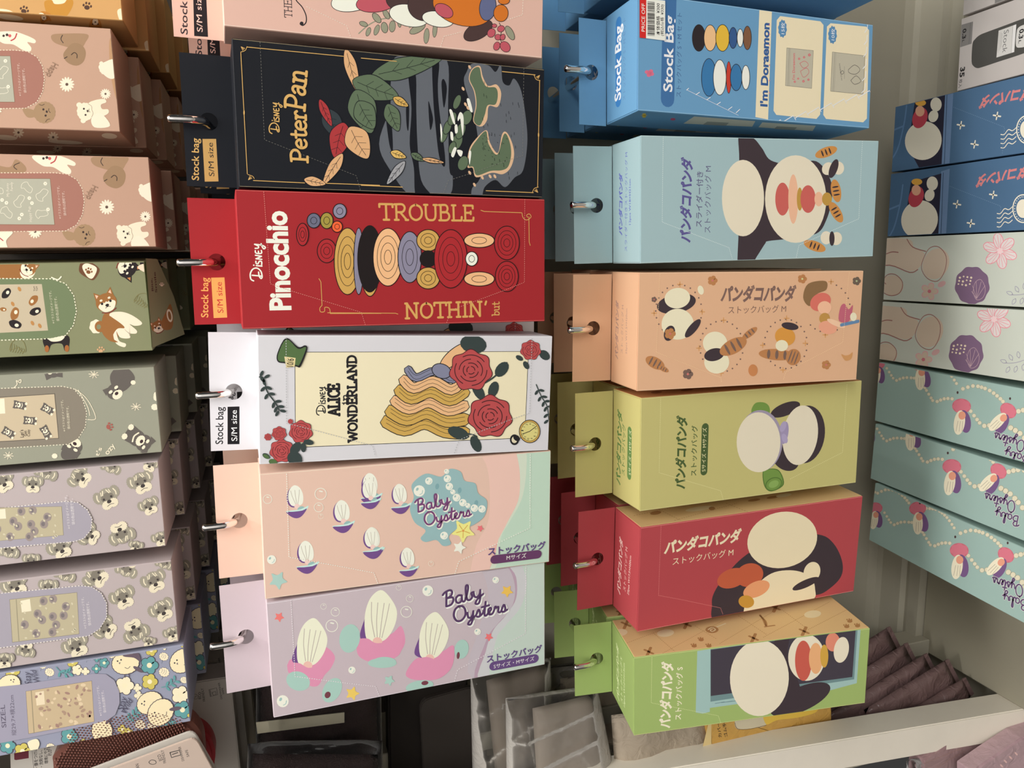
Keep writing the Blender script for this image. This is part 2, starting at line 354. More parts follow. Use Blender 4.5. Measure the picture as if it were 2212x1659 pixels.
# left side panel and the pale leaning upright at its front edge
b = MB(); b.box(-.600, -.588, .655, .95, Z(-.85), Z(.62), panel_beige); tag(b.build('wall_left'), kind='structure')
b = MB()
pr = pmat('upright_paint', (.84, .77, .65), .4, spec=.3); mottled(pr, .05, 30)
def upright():
    xi = -.5235
    A2, B2 = atX(1455, 1659, xi), atX(2212, 1532, xi); d = (B2 - A2).normalized()
    def at(p0, z): return p0 + d * ((z - p0.z) / d.z)
    A1, B1 = atX(1400, 1618, xi), atX(2212, 1488, xi); d1 = (B1 - A1).normalized()
    R3 = ray(2212, 1592); T = B2; w = None
    # front-left edge: same front plane (contains d and the X axis)
    n = d.cross(Vector((1, 0, 0))); t = (B2 - CAM).dot(n) / R3.dot(n); C3 = CAM + R3 * t; xl = C3.x
    rings = []
    for z in (Z(-1.25), Z(.62)):
        f = at(A2, z); r1 = A1 + d1 * ((z - A1.z) / d1.z)
        rings.append([Vector((xi, f.y, z)), Vector((xi, max(r1.y, f.y + .012), z)), Vector((xl, max(r1.y, f.y + .012), z)), Vector((xl, f.y, z))])
    V = [[b.bm.verts.new(p) for p in r] for r in rings]; i = b.mi(pr)
    for k in range(4):
        b.bm.faces.new((V[0][k], V[0][k - 1], V[1][k - 1], V[1][k])).material_index = i
    b.bm.faces.new(V[0]); b.bm.faces.new(V[1][::-1]); bmesh.ops.recalc_face_normals(b.bm, faces=b.bm.faces)
    bmesh.ops.bevel(b.bm, geom=[e for e in b.bm.edges if abs(e.verts[0].co.z - e.verts[1].co.z) > .5], offset=.0012, segments=3, affect='EDGES')
    print('upright', rings)
upright()
tag(b.build('trim_2'), kind='structure')
b = MB(); b.box(-.588, -.525, .60, .80, Z(-.85), Z(-.835), panel_beige); tag(b.build('trim_4'), kind='structure')
b = MB(); b.box(-.524, -.503, .722, .752, Z(-.80), Z(.60), panel_beige, .001); tag(b.build('trim_3'), kind='structure')

# ---------------------------------------------------------------- chrome hooks
chrome = pmat('chrome', (.82, .80, .77), .07, 1.0)
def make_hook():
    b = MB(); r = .0030
    P = [(0, .31, -.026), (0, .06, -.003), (0, 0, .0028), (0, -.0035, .0042), (0, -.0062, .0072), (0, -.0075, .0108), (0, -.0080, .0150), (0, -.0080, .0252)]
    Q = []
    for i in range(len(P) - 1):
        a, c = Vector(P[i]), Vector(P[i + 1]); Q += [a.lerp(c, t / 3) for t in range(3)]
    Q.append(Vector(P[-1])); rr = [r] * len(Q)
    for k, (dz, q) in enumerate(((.0008, .0028), (.0015, .0022), (.0019, .0012))): Q.append(Vector((0, -.0080, .0252 + dz))); rr.append(q)
    b.tube(Q, rr, chrome, 14)
    return b.build('display_hook')
hook0 = make_hook()

# ---------------------------------------------------------------- hanging cartons
class Carton: pass
def tabmesh(b, tw, up, drop, rad, m, y0=-.0005, y1=0.0):
    ang = sorted(set([2 * math.pi * i / 32 for i in range(32)] + [math.atan2(z, x) % (2 * math.pi) for x, z in ((tw / 2, up), (-tw / 2, up), (-tw / 2, -drop), (tw / 2, -drop))]))
    def rect(a):
        c, s_ = math.cos(a), math.sin(a); t = 9
        if abs(c) > 1e-9: t = min(t, (tw / 2) / abs(c))
        if s_ > 1e-9: t = min(t, up / s_)
        if s_ < -1e-9: t = min(t, drop / -s_)
        return (c * t, s_ * t)
    i = b.mi(m); R = []
    for a in ang:
        x, z = rect(a); cx, cz = rad * math.cos(a), rad * math.sin(a)
        R.append([b.bm.verts.new(p) for p in ((cx, y0, cz), (x, y0, z), (x, y1, z), (cx, y1, cz))])
    for k in range(len(R)):
        p, q = R[k - 1], R[k]
        for j in range(4):
            f = b.bm.faces.new((p[j], p[(j + 1) % 4], q[(j + 1) % 4], q[j])); f.material_index = i
    bmesh.ops.recalc_face_normals(b.bm, faces=b.bm.faces)
def hang(hx, hz, yaw, pit, rol, W, H, D, ox, tw, drop, up, front, side, tab, label, group, art=None, tabart=None, topart=None, sideart=None, top=None, copies=2, clabel=None, edge=None, cdx=0.0, hook_label=None, sticker=None, y=.62, rad=.0062, left=None):
    mm = .001; hx, hz, W, H, D, ox, tw, drop, up = [q * mm for q in (hx, hz, W, H, D, ox, tw, drop, up)]
    root = empty('hanging_carton', (hx, y, Z(hz)), label, 'box', group)
    root.rotation_mode = 'YXZ'; root.rotation_euler = [math.radians(q) for q in (pit, rol, yaw)]
    bpy.context.view_layer.update(); M = root.matrix_world.copy()
    x0, x1, z1 = ox - W / 2, ox + W / 2, -drop; z0 = z1 - H
    b = MB(); b.box(x0, x1, -D + .0006, 0, z0, z1 - (.0006 if topart else 0), mat(front), .0007, 2)
    if left:   # a printed side of its own colour
        for f in b.bm.faces:
            if f.normal.x * (1 if left[0] > 0 else -1) > .9: f.material_index = b.mi(mat(left[1]))
    if sideart: sideart(Art(b, M, 0, x1 if left and left[0] > 0 else x0, 1 if left and left[0] > 0 else -1, (-D + .001, -.001, z0 + .001, z1 - .001), flip=not (left and left[0] > 0)))
    b.build('box_body', root)
    b = MB(); b.box(x0 + .0002, x1 - .0002, -D, -D + .0006, z0 + .0002, z1 - .0002, mat(front), .00025)
    a = Art(b, M, 1, -D, -1, (x0 + .0006, x1 - .0006, z0 + .0006, z1 - .0006))
    if edge:
        w = .0006
        for q in ([(x0 + w, z0), (x0 + w, z1)], [(x1 - w, z0), (x1 - w, z1)]): a.ribbon([Vector(p) for p in q], edge, .0005)
    if art: art(a)
    b.build('front_panel', root)
    b = MB(); tabmesh(b, tw, up, drop, rad, mat(front))
    if tabart: tabart(Art(b, M, 1, -.0005, -1, (-tw / 2 + .0004, tw / 2 - .0004, -drop, up - .0004)))
    b.build('hang_tab', root)
    if topart:
        b = MB(); b.box(x0 + .001, x1 - .001, -D + .0012, -.002, z1 - .0006, z1, mat(front), .0002)
        topart(Art(b, M, 2, z1, 1, (x0 + .0015, x1 - .0015, -D + .0015, -.0025))); b.build('top_panel', root)
    if sticker: sticker(root, M, D)
    for k in range(1, copies + 1):
        c = copy_tree(root); st = D + .0045
        c.location = (hx + cdx * k + random.uniform(-.0008, .0008), y + st * k, Z(hz) - .0052 * k * st / .055)
        c.rotation_euler = [math.radians(q) for q in (pit, rol * .4 + random.uniform(-.3, .3), yaw * .4 + random.uniform(-.3, .3))]
        c['label'] = (clabel or label + ' copy') % ('second', 'third', 'fourth')[k - 1]
    hk = hook0 if not hook0.get('label') else hook0.copy()
    if hk is not hook0: COL.objects.link(hk)
    hk.location = (hx, y, Z(hz)); tag(hk, hook_label, 'hook', 'chrome display hooks')
    return root

# prints of the middle row ------------------------------------------------------
def tab_text(k, A1, B1, h1, box, A2, B2, h2, c1, cb, c2):
    def f(a):
        a.k(*k); a.T(c1, 'Stock bag', A1, B1, .012, h1); a.P(cb, box); a.T(c2, 'S/M size', A2, B2, .004, h2)
    return f
def art_pink(a):
    W_ = (232, 226, 205); BR = (70, 52, 50); OR = (196, 108, 38); RO = (178, 82, 92); GR = (140, 140, 118); BL = (92, 98, 130); OUT = (42, 36, 38)
    a.k(*kD); a.G((55, 45, 48), 'TH', (1045, 150), (1042, 52), 62, 6); a.G((55, 45, 48), 'E', (1042, 46), (1040, 0), 62, 6)
    a.S(OUT, [(1060, -40), (1085, 10), (1130, 60), (1162, 130), (1162, 185), (1135, 212), (1112, 200)], 9).E(OUT, 1125, 196, 16)
    a.k(*kH); a.S(GR, [(-20, 280), (60, 210), (150, 165), (260, 140), (340, 90)], 9)
    a.leafs(OUT, [(130, 150, 50, 52, 28), (20, 200, 20, 38, 22), (60, 265, 110, 40, 20), (130, 250, 110, 48, 22), (195, 230, 80, 48, 30), (260, 220, 95, 50, 28), (210, 120, 60, 46, 24), (318, 195, 80, 36, 16), (470, 240, 150, 76, 34), (545, 300, 95, 66, 24), (615, 250, 95, 64, 20)])
    a.leafs(GR, [(130, 150, 50, 47, 24), (20, 200, 20, 34, 18), (60, 265, 110, 36, 17), (130, 250, 110, 44, 19), (195, 230, 80, 44, 26), (260, 220, 95, 46, 25), (210, 120, 60, 42, 20), (318, 195, 80, 32, 13), (470, 240, 150, 72, 30), (545, 300, 95, 62, 21), (615, 250, 95, 60, 17)])
    a.S(GR, [(400, 230), (480, 200), (560, 190), (620, 170)], 8)
    # plain overlapping pebbles in the colours of the printed picture
    for c, p in ((W_, (-60, 0, 190, 90, -12)), (RO, (130, 20, 170, 78, -8)), (BR, (330, 10, 120, 80, 10)), (W_, (400, 130, 165, 88, 12)), (BR, (520, 50, 130, 120, 24)), (W_, (640, 160, 130, 62, 10)), (BR, (975, 255, 130, 66, -30)),
                 (OR, (845, 60, 250, 150, 15)), (RO, (690, 90, 80, 50, 30)), (BL, (1055, 60, 66, 110, 8)), (OR, (1165, 110, 58, 68, 0)), (OR, (1190, 5, 45, 30, 0))):
        a.E(OUT, p[0], p[1], p[2] + 5, p[3] + 5, p[4], 40); a.E(c, *p, n=40)
    a.S(OUT, [(1150, 190), (1170, 240), (1160, 330), (1190, 370)], 5)
    for x, y, r1, r2, t in ((1085, 275, 30, 36, 30), (1165, 240, 24, 28, 60), (1140, 310, 24, 22, 0), (1180, 310, 18, 24, 20), (1130, 385, 24, 34, 20), (1200, 390, 36, 46, -40), (1110, 215, 18, 14, 0)): a.E(OUT, x, y, r1 + 4, r2 + 4, t).E(RO, x, y, r1, r2, t)
    a.E(OUT, 1240, 275, 66, 30, 62).E(GR, 1240, 275, 62, 26, 62)
    P = (240, 215, 200); a.k(*kD).perf([(1165, 55), (1500, 215), (1560, 380)], P, 4, 12, 9); a.k(*kH).perf([(650, 430), (690, 305), (840, 265)], P, 4, 12, 9); a.perf([(1220, 165), (1345, 125), (1350, 0)], P, 4, 12, 9)
def art_black(a):
    GY = (92, 96, 102); GN = (88, 104, 80); BK = (20, 22, 28); SK = (205, 160, 115); RD = (158, 52, 54); SAND = (206, 170, 135); WH = (228, 222, 208); G = GOLD
    a.k(*kH)
    a.B(GY, [(300, 470), (520, 480), (715, 500), (725, 900), (735, 1400), (765, 1480), (720, 1640), (430, 1640), (250, 1430), (150, 1200), (240, 900), (245, 720), (265, 560)])
    for q in ([(395, 620), (455, 620), (460, 900), (470, 1200), (500, 1500), (590, 1640), (460, 1640), (440, 1400), (405, 1200), (420, 900)], [(595, 480), (650, 520), (640, 700), (650, 900), (700, 1300), (690, 1390), (650, 1300), (620, 1050), (600, 800)], [(200, 900), (250, 1000), (265, 1250), (235, 1200)], [(375, 900), (400, 880), (395, 1080), (380, 1050)], [(560, 850), (580, 900), (600, 1000), (575, 1080)], [(670, 700), (690, 660), (715, 740), (690, 900)]): a.B(BK, q)
    a.B(GY, [(930, 530), (1060, 545), (1120, 600), (1165, 540), (1180, 680), (1235, 712), (1275, 655), (1335, 760), (1375, 1000), (1385, 1200), (1350, 1420), (1280, 1480), (1200, 1560), (1120, 1500), (1030, 1560), (1000, 1660), (930, 1660), (925, 1570), (1000, 1440), (950, 1000), (860, 700), (880, 600)])
    for p in ([(925, 575), (990, 550), (1015, 640), (1060, 715), (1130, 705), (1168, 780), (1140, 890), (1065, 885), (1050, 1000), (1000, 1055), (935, 1010), (955, 880), (940, 760), (898, 660)], [(1045, 1085), (1075, 1190), (1140, 1275), (1175, 1120), (1215, 1105), (1262, 1200), (1275, 1300), (1245, 1400), (1180, 1452), (1090, 1440), (960, 1478), (930, 1400), (885, 1390), (900, 1250), (955, 1160)]): a.B(SAND, p)
    for p in ([(930, 580), (985, 562), (1005, 650), (1045, 722), (1120, 730), (1140, 790), (1120, 870), (1055, 878), (1030, 960), (990, 1045), (940, 1005), (962, 880), (948, 760), (905, 660)], [(1040, 1092), (1062, 1200), (1135, 1290), (1185, 1130), (1215, 1125), (1245, 1210), (1250, 1300), (1225, 1390), (1170, 1420), (1080, 1425), (965, 1462), (935, 1392), (895, 1380), (910, 1255), (962, 1170)]): a.B(GN, p)
    for x, y, l, w in ((690, 1130, 60, 26), (720, 1060, 60, 28), (760, 990, 55, 30), (800, 1180, 70, 40), (830, 1090, 70, 34), (800, 850, 60, 26), (880, 980, 60, 40), (850, 1360, 60, 40), (760, 1230, 50, 26)): a.E(BK, x, y, l + 5, w + 5, -70).E(GN, x, y, l, w, -70)
    for p in ([(735, 920), (760, 925), (785, 1030), (765, 1020)], [(805, 980), (825, 935), (850, 960), (855, 1040), (848, 1130), (835, 1060), (825, 990), (808, 1010)], [(660, 1030), (675, 1080), (672, 1180), (662, 1110)], [(745, 1100), (765, 1110), (768, 1170), (748, 1160)], [(750, 1290), (775, 1230), (795, 1240), (770, 1310)], [(800, 1250), (845, 1260), (835, 1305), (812, 1290)], [(780, 1050), (800, 1040), (805, 1100), (785, 1110)], [(880, 830), (905, 830), (930, 930), (905, 920)], [(900, 1260), (918, 1270), (905, 1370), (898, 1330)]): a.B(WH, p)
    for x, y in ((905, 1440), (1010, 1480), (945, 1540), (1075, 1470), (1115, 1470), (870, 870), (890, 900), (850, 740), (905, 560)): a.E(SAND, x, y, 18, 10, 60)
    for i in range(34): x, y = random.uniform(1000, 1360), random.uniform(600, 1480); a.S(BK, [(x, y), (x + 2, y + 22)], 3, False); a.lay -= 1
    for i in range(30): x, y = random.uniform(1010, 1220), random.uniform(1110, 1400); a.S(BK, [(x, y), (x + 8, y + 6)], 3, False); a.lay -= 1
    a.lay += 1
    # plain loose leaves in the colours of the printed picture
    def leaf(c, x, y, l, w, t):
        for d, cc in ((6, BK), (0, c)):
            a.icon(x, y, 1, t); a.B(cc, [(-l - d, 0), (-l * .4, -w - d), (l * .35, -w * .8 - d), (l + d, 0), (l * .35, w * .8 + d), (-l * .4, w + d)], 6)
        a.S(BK, [(-l * .8, 0), (0, w * .08), (l * .8, 0)], 4)
        for q in (-.4, 0, .4): a.S(BK, [(l * q, 0), (l * (q + .22), -w * .55)], 3, False); a.lay -= 1; a.S(BK, [(l * q, 0), (l * (q + .22), w * .55)], 3, False); a.lay -= 1
        a.lay += 1; a.icon()
    a.k(*kD); leaf(SK, 1545, 590, 190, 46, 74)
    a.k(*kH); leaf(GN, 380, 560, 300, 84, -14); leaf(GN, 120, 740, 200, 96, 20); leaf(GN, 20, 930, 190, 110, 70); leaf(GN, 265, 980, 120, 60, 68); leaf((196, 158, 85), 330, 850, 70, 32, 30)
    a.k(*kD); leaf((48, 56, 60), 1390, 1040, 150, 74, 62); leaf(RD, 1325, 940, 120, 34, 66); leaf(RD, 1440, 1170, 150, 84, 104); leaf(SK, 1600, 1190, 150, 96, 60); leaf(GN, 1660, 960, 130, 84, 60); leaf(SK, 1385, 1410, 150, 44, 122); leaf(SK, 1235, 1515, 90, 36, 12)
    a.k(*kH); leaf((150, 150, 152), 290, 1440, 120, 34, 128); leaf((206, 170, 95), 310, 1290, 66, 30, 20); leaf(GN, 470, 1310, 60, 26, 30); leaf(SK, 600, 1340, 90, 18, 10)
    # gilt frame and lettering
    a.k(*kD); L = 6
    a.S(G, [(618, 440), (672, 1450)], L, False).S(G, [(670, 393), (1475, 470)], L, False).S(G, [(722, 1505), (1150, 1525)], L, False).E(G, 645, 940, 6, 22, 0).S(G, [(1330, 1528), (1775, 1545)], L, False)
    for x, y, s1, s2 in ((625, 395, 1, 1), (685, 1495, 1, -1)):
        a.S(G, [(x + 45 * s1, y - 6), (x + 30, y + 26 * s2), (x - 8, y + 40 * s2)], 5)
        for q in (20, 45, 70): t = math.radians(q); a.S(G, [(x - 4, y - 4 * s2), (x + 28 * math.cos(t), y + 28 * math.sin(t) * s2)], 5, False)
    a.k(*kH); a.S(G, [(0, 485), (295, 512)], L, False).S(G, [(1175, 597), (1450, 625)], L, False).S(G, [(1487, 670), (1470, 1560)], L, False).S(G, [(0, 1545), (345, 1560)], L, False).S(G, [(1040, 1590), (1435, 1606)], L, False).E(G, 1478, 1125, 6, 20)
    for x, y, s2 in ((1485, 635, 1), (1470, 1598, -1)):
        a.S(G, [(x - 45, y - 10 * s2), (x - 28, y + 26 * s2), (x + 6, y + 38 * s2)], 5)
        for q in (20, 45, 70): t = math.radians(q); a.S(G, [(x + 2, y - 6 * s2), (x - 28 * math.cos(t), y + 24 * math.sin(t) * s2)], 5, False)
    a.k(*kD); a.W(G, 'Disney', (938, 1120), (938, 858), 82, 9)
    a.G(G, 'Peter', (1168, 1352), (1158, 945), 130, 21); a.G(G, 'Pan', (1140, 922), (1165, 606), 155, 23)
    P = (120, 118, 110); a.perf([(778, 350), (815, 1165), (1580, 1465), (1615, 1590)], P, 3, 14, 12); a.k(*kH).perf([(685, 1610), (725, 1505), (900, 1450), (1300, 1310), (1345, 1300), (1355, 570)], P, 3, 14, 12)
def art_red(a):
    Y = (190, 150, 80); BK = (28, 22, 22); SK = (222, 172, 125); BG = (128, 124, 142); RD = (158, 40, 44); OR = (226, 92, 50); WH = (228, 222, 205); G = (198, 152, 86)
    a.k(*kE); a.W(WH, 'Disney', (552, 555), (550, 338), 66, 8); a.T(WH, 'Pinocchio', (716, 722), (690, 150), .05, 118)
    a.k(*kI); a.G(G, 'TROUBLE', (112, 206), (672, 212), 92, 13); a.G(G, 'NOTHIN', (265, 796), (722, 782), 88, 13); a.G(G, "'", (735, 780), (752, 780), 82, 12); a.G(G, 'but', (825, 780), (825, 702), 44, 6)
    a.S(G, [(715, 150), (735, 157), (960, 165)], 4, False).S(G, [(960, 165), (968, 195), (990, 208), (1015, 190), (1005, 172), (988, 180), (995, 192)], 4).S(G, [(1002, 188), (1004, 340), (1010, 360)], 4, False)
    a.S(G, [(-200, 762), (205, 765), (220, 770)], 4, False)
    a.k(*kE); a.S(G, [(880, 540), (892, 560), (898, 695)], 4, False).S(G, [(898, 695), (885, 712), (890, 732), (912, 730), (915, 706), (940, 712), (946, 742)], 4).S(G, [(946, 742), (1240, 741)], 4, False)
    def peb(c, x, y, r1, r2, t=0, o=5): a.E(BK, x, y, r1 + o, r2 + o, t, 40).E(c, x, y, r1, r2, t, 40)
    # plain discs, rings and bands in the colours of the printed picture
    def ring(c, x, y, r1, r2, t=0, n=3):
        peb(c, x, y, r1, r2, t)
        for i in range(1, n): q = 1 - i / n; a.S(BK, [(x + r1 * q * math.cos(2 * math.pi * j / 16), y + r2 * q * math.sin(2 * math.pi * j / 16)) for j in range(16)], 3, True, True)
    a.k(*kE); ring(RD, 925, 380, 52, 66, 0, 3); ring(Y, 1045, 440, 74, 190, 0, 4); peb(BG, 1110, 440, 26, 190)
    ring(Y, 1175, 440, 56, 200, 0, 2); a.k(*kI); ring(BK, 52, 440, 70, 196, 0, 1); ring(SK, 160, 430, 86, 170, 0, 4); ring(BG, 290, 430, 68, 150, 0, 3); ring(Y, 400, 330, 66, 62, 0, 3); ring(BK, 400, 440, 46, 46, 0, 1); ring(Y, 400, 555, 66, 62, 0, 3)
    ring(RD, 535, 440, 96, 172, 0, 4); ring(SK, 705, 330, 88, 40, 0, 2); ring(SK, 705, 560, 88, 40, 0, 2); ring(WH, 660, 440, 34, 40, 0, 2); ring(RD, 870, 345, 72, 98, 0, 4); ring(RD, 870, 545, 66, 88, 0, 4)
    a.k(*kE); ring((98, 100, 118), 850, 205, 36, 40, 0, 2); ring((150, 135, 60), 925, 205, 34, 44, 0, 2); ring(BG, 1000, 150, 36, 40, 0, 2); ring(OR, 985, 240, 28, 30, 0, 2); ring(RD, 785, 285, 32, 62, 0, 3)
    P = (205, 130, 120); a.perf([(560, 25), (600, 570), (700, 605), (1125, 735), (1155, 830)], P, 3, 7, 6); a.k(*kI); a.perf([(505, 835), (540, 745), (850, 630), (975, 580), (977, 85)], P, 3, 7, 6)
def art_white(a):
    CR = (218, 208, 175); BK = (34, 32, 34); Y = (188, 152, 78); SK = (212, 168, 122); BG = (120, 122, 142); LF = (52, 62, 60); GN = (78, 102, 62)
    a.k(*kE); TL, TR = (745, 1516), (741, 965); a.k(*kI); 
    pts = []
    for k, p in ((kE, (745, 1516)), (kE, (741, 965)), (kI, (1000, 993)), (kI, (978, 1510))): pts.append((k[0] + p[0] / k[2], k[1] + p[1] / k[2]))
    a.k(0, 0, 1); a.P(CR, pts)
    for i in range(4): a.S(BK, [pts[i - 1], pts[i]], 1.2, False)
    a.k(*kE); a.W(BK, 'Disney', (918, 1328), (916, 1165), 50, 6); a.G(BK, 'ALICE', (998, 1330), (996, 1150), 60, 14); a.G(BK, 'in', (1040, 1268), (1040, 1212), 26, 7); a.G(BK, 'WONDERLAND', (1100, 1482), (1094, 985), 48, 12)
    # plain waves and pebbles in the colours of the printed picture
    a.k(*kI)
    def peb(c, x, y, r1, r2, t=0, o=5): a.E(BK, x, y, r1 + o, r2 + o, t, 40).E(c, x, y, r1, r2, t, 40)
    for q, (c, w) in enumerate(((Y, 74), (Y, 74), (SK, 62), (Y, 66), (SK, 60), (BG, 44))):
        y = 1490 - 62 * q; P0 = [(150 + 26 * q, y - 80), (260 + 14 * q, y - 30), (380 + 12 * q, y - 70), (500 + 10 * q, y - 20), (620, y - 10 - 20 * q)]
        a.S(BK, P0, w + 10); a.S(c, P0, w)
        for d in (-14, 10): a.S(BK, [(p[0], p[1] + d) for p in P0], 2.5)
    peb(SK, 560, 1020, 110, 40, -40); peb(BG, 480, 1110, 56, 40, 20)
    a.leafs(LF, [(670, 950, 10, 80, 55), (840, 1100, 130, 52, 34), (700, 1230, 60, 60, 30), (790, 1220, 110, 50, 30), (580, 1480, 20, 66, 36), (685, 1545, 65, 52, 30), (1095, 1015, 40, 36, 26)])
    a.S(LF, [(870, 1060), (800, 1140), (740, 1180)], 10).S(LF, [(620, 1480), (690, 1500), (680, 1540)], 8)
    a.rose(655, 1105, 120); a.rose(770, 1380, 124); a.rose(1012, 985, 58); a.leafs(LF, [(945, 1032, 30, 24, 14), (985, 1075, 60, 26, 16)])
    a.sprig(LF, [(1045, 1190), (1075, 1260), (1110, 1320), (1120, 1400)], 20, 6, 6)
    a.E(BK, 915, 1520, 27, 32).E((205, 195, 165), 915, 1520, 17, 20).E(BK, 928, 1510, 22, 16, 40)
    a.E(BK, 1006, 1470, 64, 70).E(Y, 1006, 1470, 60, 66).E(BK, 1006, 1470, 53, 58).E((200, 190, 120), 1006, 1470, 51, 56)
    for i in range(12):
        t = math.radians(30 * i + 158); x, y = 1006 + 41 * math.cos(t), 1470 + 45 * math.sin(t); u = math.radians(68); s = str(12 if i == 0 else i)
        w = 6 * len(s); a.T(BK, s, (x + 6 * math.cos(u) * 0 - w * math.cos(math.radians(-112)) * -1 * .5 + 4, y + w * .5 + 2), (x + 4, y - w * .5 + 2), .01, 13); a.lay -= 1
    a.lay += 1; a.S(BK, [(965, 1485), (1006, 1470), (1045, 1440)], 4, False)
    a.k(*kE); a.rose(665, 1535, 66); a.rose(775, 1425, 64); a.rose(650, 1435, 40); a.rose(585, 1455, 20); a.rose(715, 1365, 14); a.leafs(LF, [(745, 1520, -50, 42, 26), (740, 1580, 40, 46, 40), (820, 1485, 10, 30, 16), (790, 1515, 90, 28, 16), (575, 1565, 30, 24, 14)]); a.leafs(GN, [(615, 1600, 20, 26, 18), (575, 1567, 30, 20, 10)])
    a.sprig(LF, [(520, 1110), (560, 1115), (580, 1190), (630, 1260), (650, 1300)], 22, 8, 7)
    a.B(BK, [(640, 970), (690, 882), (760, 935), (800, 925), (812, 950), (775, 1045), (750, 1048), (690, 1030), (642, 1020)], 4).B(GN, [(646, 972), (692, 890), (758, 945), (800, 935), (802, 955), (768, 1035), (750, 1040), (692, 1022), (648, 1015)], 4).P((206, 190, 140), [(680, 990), (745, 998), (740, 1048), (690, 1055)]); a.T(BK, '10/6', (730, 1050), (735, 1003), .01, 36)
    P = (170, 170, 170); a.perf([(690, 880), (692, 1375), (840, 1412), (1190, 1505), (1205, 1565)], P, 4, 8, 8); a.k(*kI); a.perf([(555, 1600), (585, 1520), (890, 1400), (1005, 1360), (1020, 915)], P, 4, 8, 8)
TEAL = (140, 168, 168); PUR = (108, 74, 128); MINT = (160, 195, 185)
def shell(a, x, y, s, t=0):
    """a plain open clam: ridged cream fan over a purple dish, a pink pearl between"""
    a.icon(x, y, s, t - 6); a.E(PUR, -.12, -.18, .62, .88, 14).B((228, 224, 205), [(-.35, .55), (-.62, .0), (-.5, -.7), (-.05, -1.1), (.4, -.85), (.6, -.2), (.42, .5)], 5)
    for q in (-.28, -.02, .26): a.S((170, 160, 145), [(.02 + q * .3, .45), (q, -.2), (q * 1.3, -.7)], .035)
    a.E((236, 190, 180), .02, .62, .22, .2).E((140, 175, 170), .3, .86, .3, .2, -20).B((185, 215, 205), [(-.95, .95), (-.4, .9), (.3, .88), (.95, .66), (.6, 1.1), (-.2, 1.2)], 3).B(PUR, [(-.9, 1.0), (-.3, 1.02), (.4, 1.0), (.8, .88), (.35, 1.42), (-.1, 1.58), (-.55, 1.4)], 3).icon()
def art_oyster_pink(a):
    a.k(*kJ); a.B((222, 168, 160), [(640, -40), (780, 10), (812, 160), (800, 280), (720, 400), (680, 520), (660, 640), (560, 700), (1100, 700), (1100, -60)]).B((196, 205, 185), [(750, -40), (800, 60), (815, 200), (790, 320), (720, 440), (690, 560), (680, 720), (1100, 720), (1100, -60)], 6).B((178, 200, 180), [(830, -40), (850, 60), (830, 260), (760, 400), (720, 470), (700, 600), (690, 720), (1100, 720), (1100, -60)], 6)
    a.B((218, 182, 168), [(560, -40), (640, 100), (660, 240), (650, 400), (590, 520), (560, 700), (640, 700), (680, 540), (750, 400), (812, 260), (800, 60), (740, -40)])
    a.k(*kG)
    for x, y, s in ((585, 232, 62), (830, 310, 62), (978, 165, 60), (640, 525, 62), (990, 450, 60)): shell(a, x, y + 6, s * 1.05)
    for x, y, r in ((435, 240, 23), (715, 212, 30), (705, 283, 24), (716, 330, 13)): a.bubble(x, y, r)
    a.bubble(456, 559, 24, False); a.star((160, 190, 180), 490, 668, 50, 10)
    a.k(*kJ); shell(a, 45, 240, 58); shell(a, 200, 265, 58); shell(a, 55, 490, 58); shell(a, 240, 590, 56)
    a.B((140, 172, 172), [(260, 205), (330, 150), (410, 165), (455, 125), (510, 140), (530, 185), (585, 200), (600, 250), (645, 290), (630, 370), (560, 420), (500, 430), (450, 470), (460, 510), (420, 520), (385, 490), (330, 500), (305, 480), (330, 440), (275, 400), (250, 330), (270, 270)], 5)
    for x, y in ((390, 215), (505, 235), (378, 265), (590, 300)): a.E((118, 155, 158), x, y, 10, 15, 10)
    for x, y, r in ((298, 238, 29), (347, 187, 19), (425, 467, 20), (438, 138, 13), (442, 175, 19), (452, 215, 19), (470, 243, 13), (489, 272, 20), (521, 298, 19), (547, 313, 13), (580, 326, 19), (619, 330, 19)): a.bubble(x, y, r, False)
    a.W((232, 224, 205), 'Baby', (289, 352), (462, 305), 66, 14); a.W((232, 224, 205), 'Oysters', (332, 417), (570, 368), 64, 14); a.W((112, 66, 108), 'Baby', (285, 348), (458, 301), 66, 9); a.W((112, 66, 108), 'Oysters', (328, 413), (566, 364), 64, 9)
    a.star((225, 215, 130), 523, 442, 62, 20); a.star((218, 110, 115), 610, 430, 18, 10); a.star((230, 220, 205), 503, 528, 34, 0); a.bubble(358, 610, 13)
    for i in range(5):
        t = math.radians(20 + 72 * i); a.S((200, 160, 80), [(523 + 10 * math.cos(t), 442 + 10 * math.sin(t)), (523 + 36 * math.cos(t), 442 + 36 * math.sin(t))], 4, False); a.lay -= 1
    a.lay += 1; a.E((205, 150, 80), 523, 442, 7)
    a.T((92, 70, 118), 'ストックバッグ', (650, 566), (945, 532), .03); a.pill((96, 58, 92), (662, 592), (925, 560), 44); a.T((228, 222, 210), 'Mサイズ', (745, 591), (846, 579), .014)
    P = (240, 225, 210); a.k(*kG).perf([(535, 105), (548, 545), (850, 600), (995, 628), (1018, 690)], P, 4, 7, 6); a.k(*kJ); a.perf([(480, 665), (500, 600), (865, 428), (867, 50)], P, 4, 7, 6)
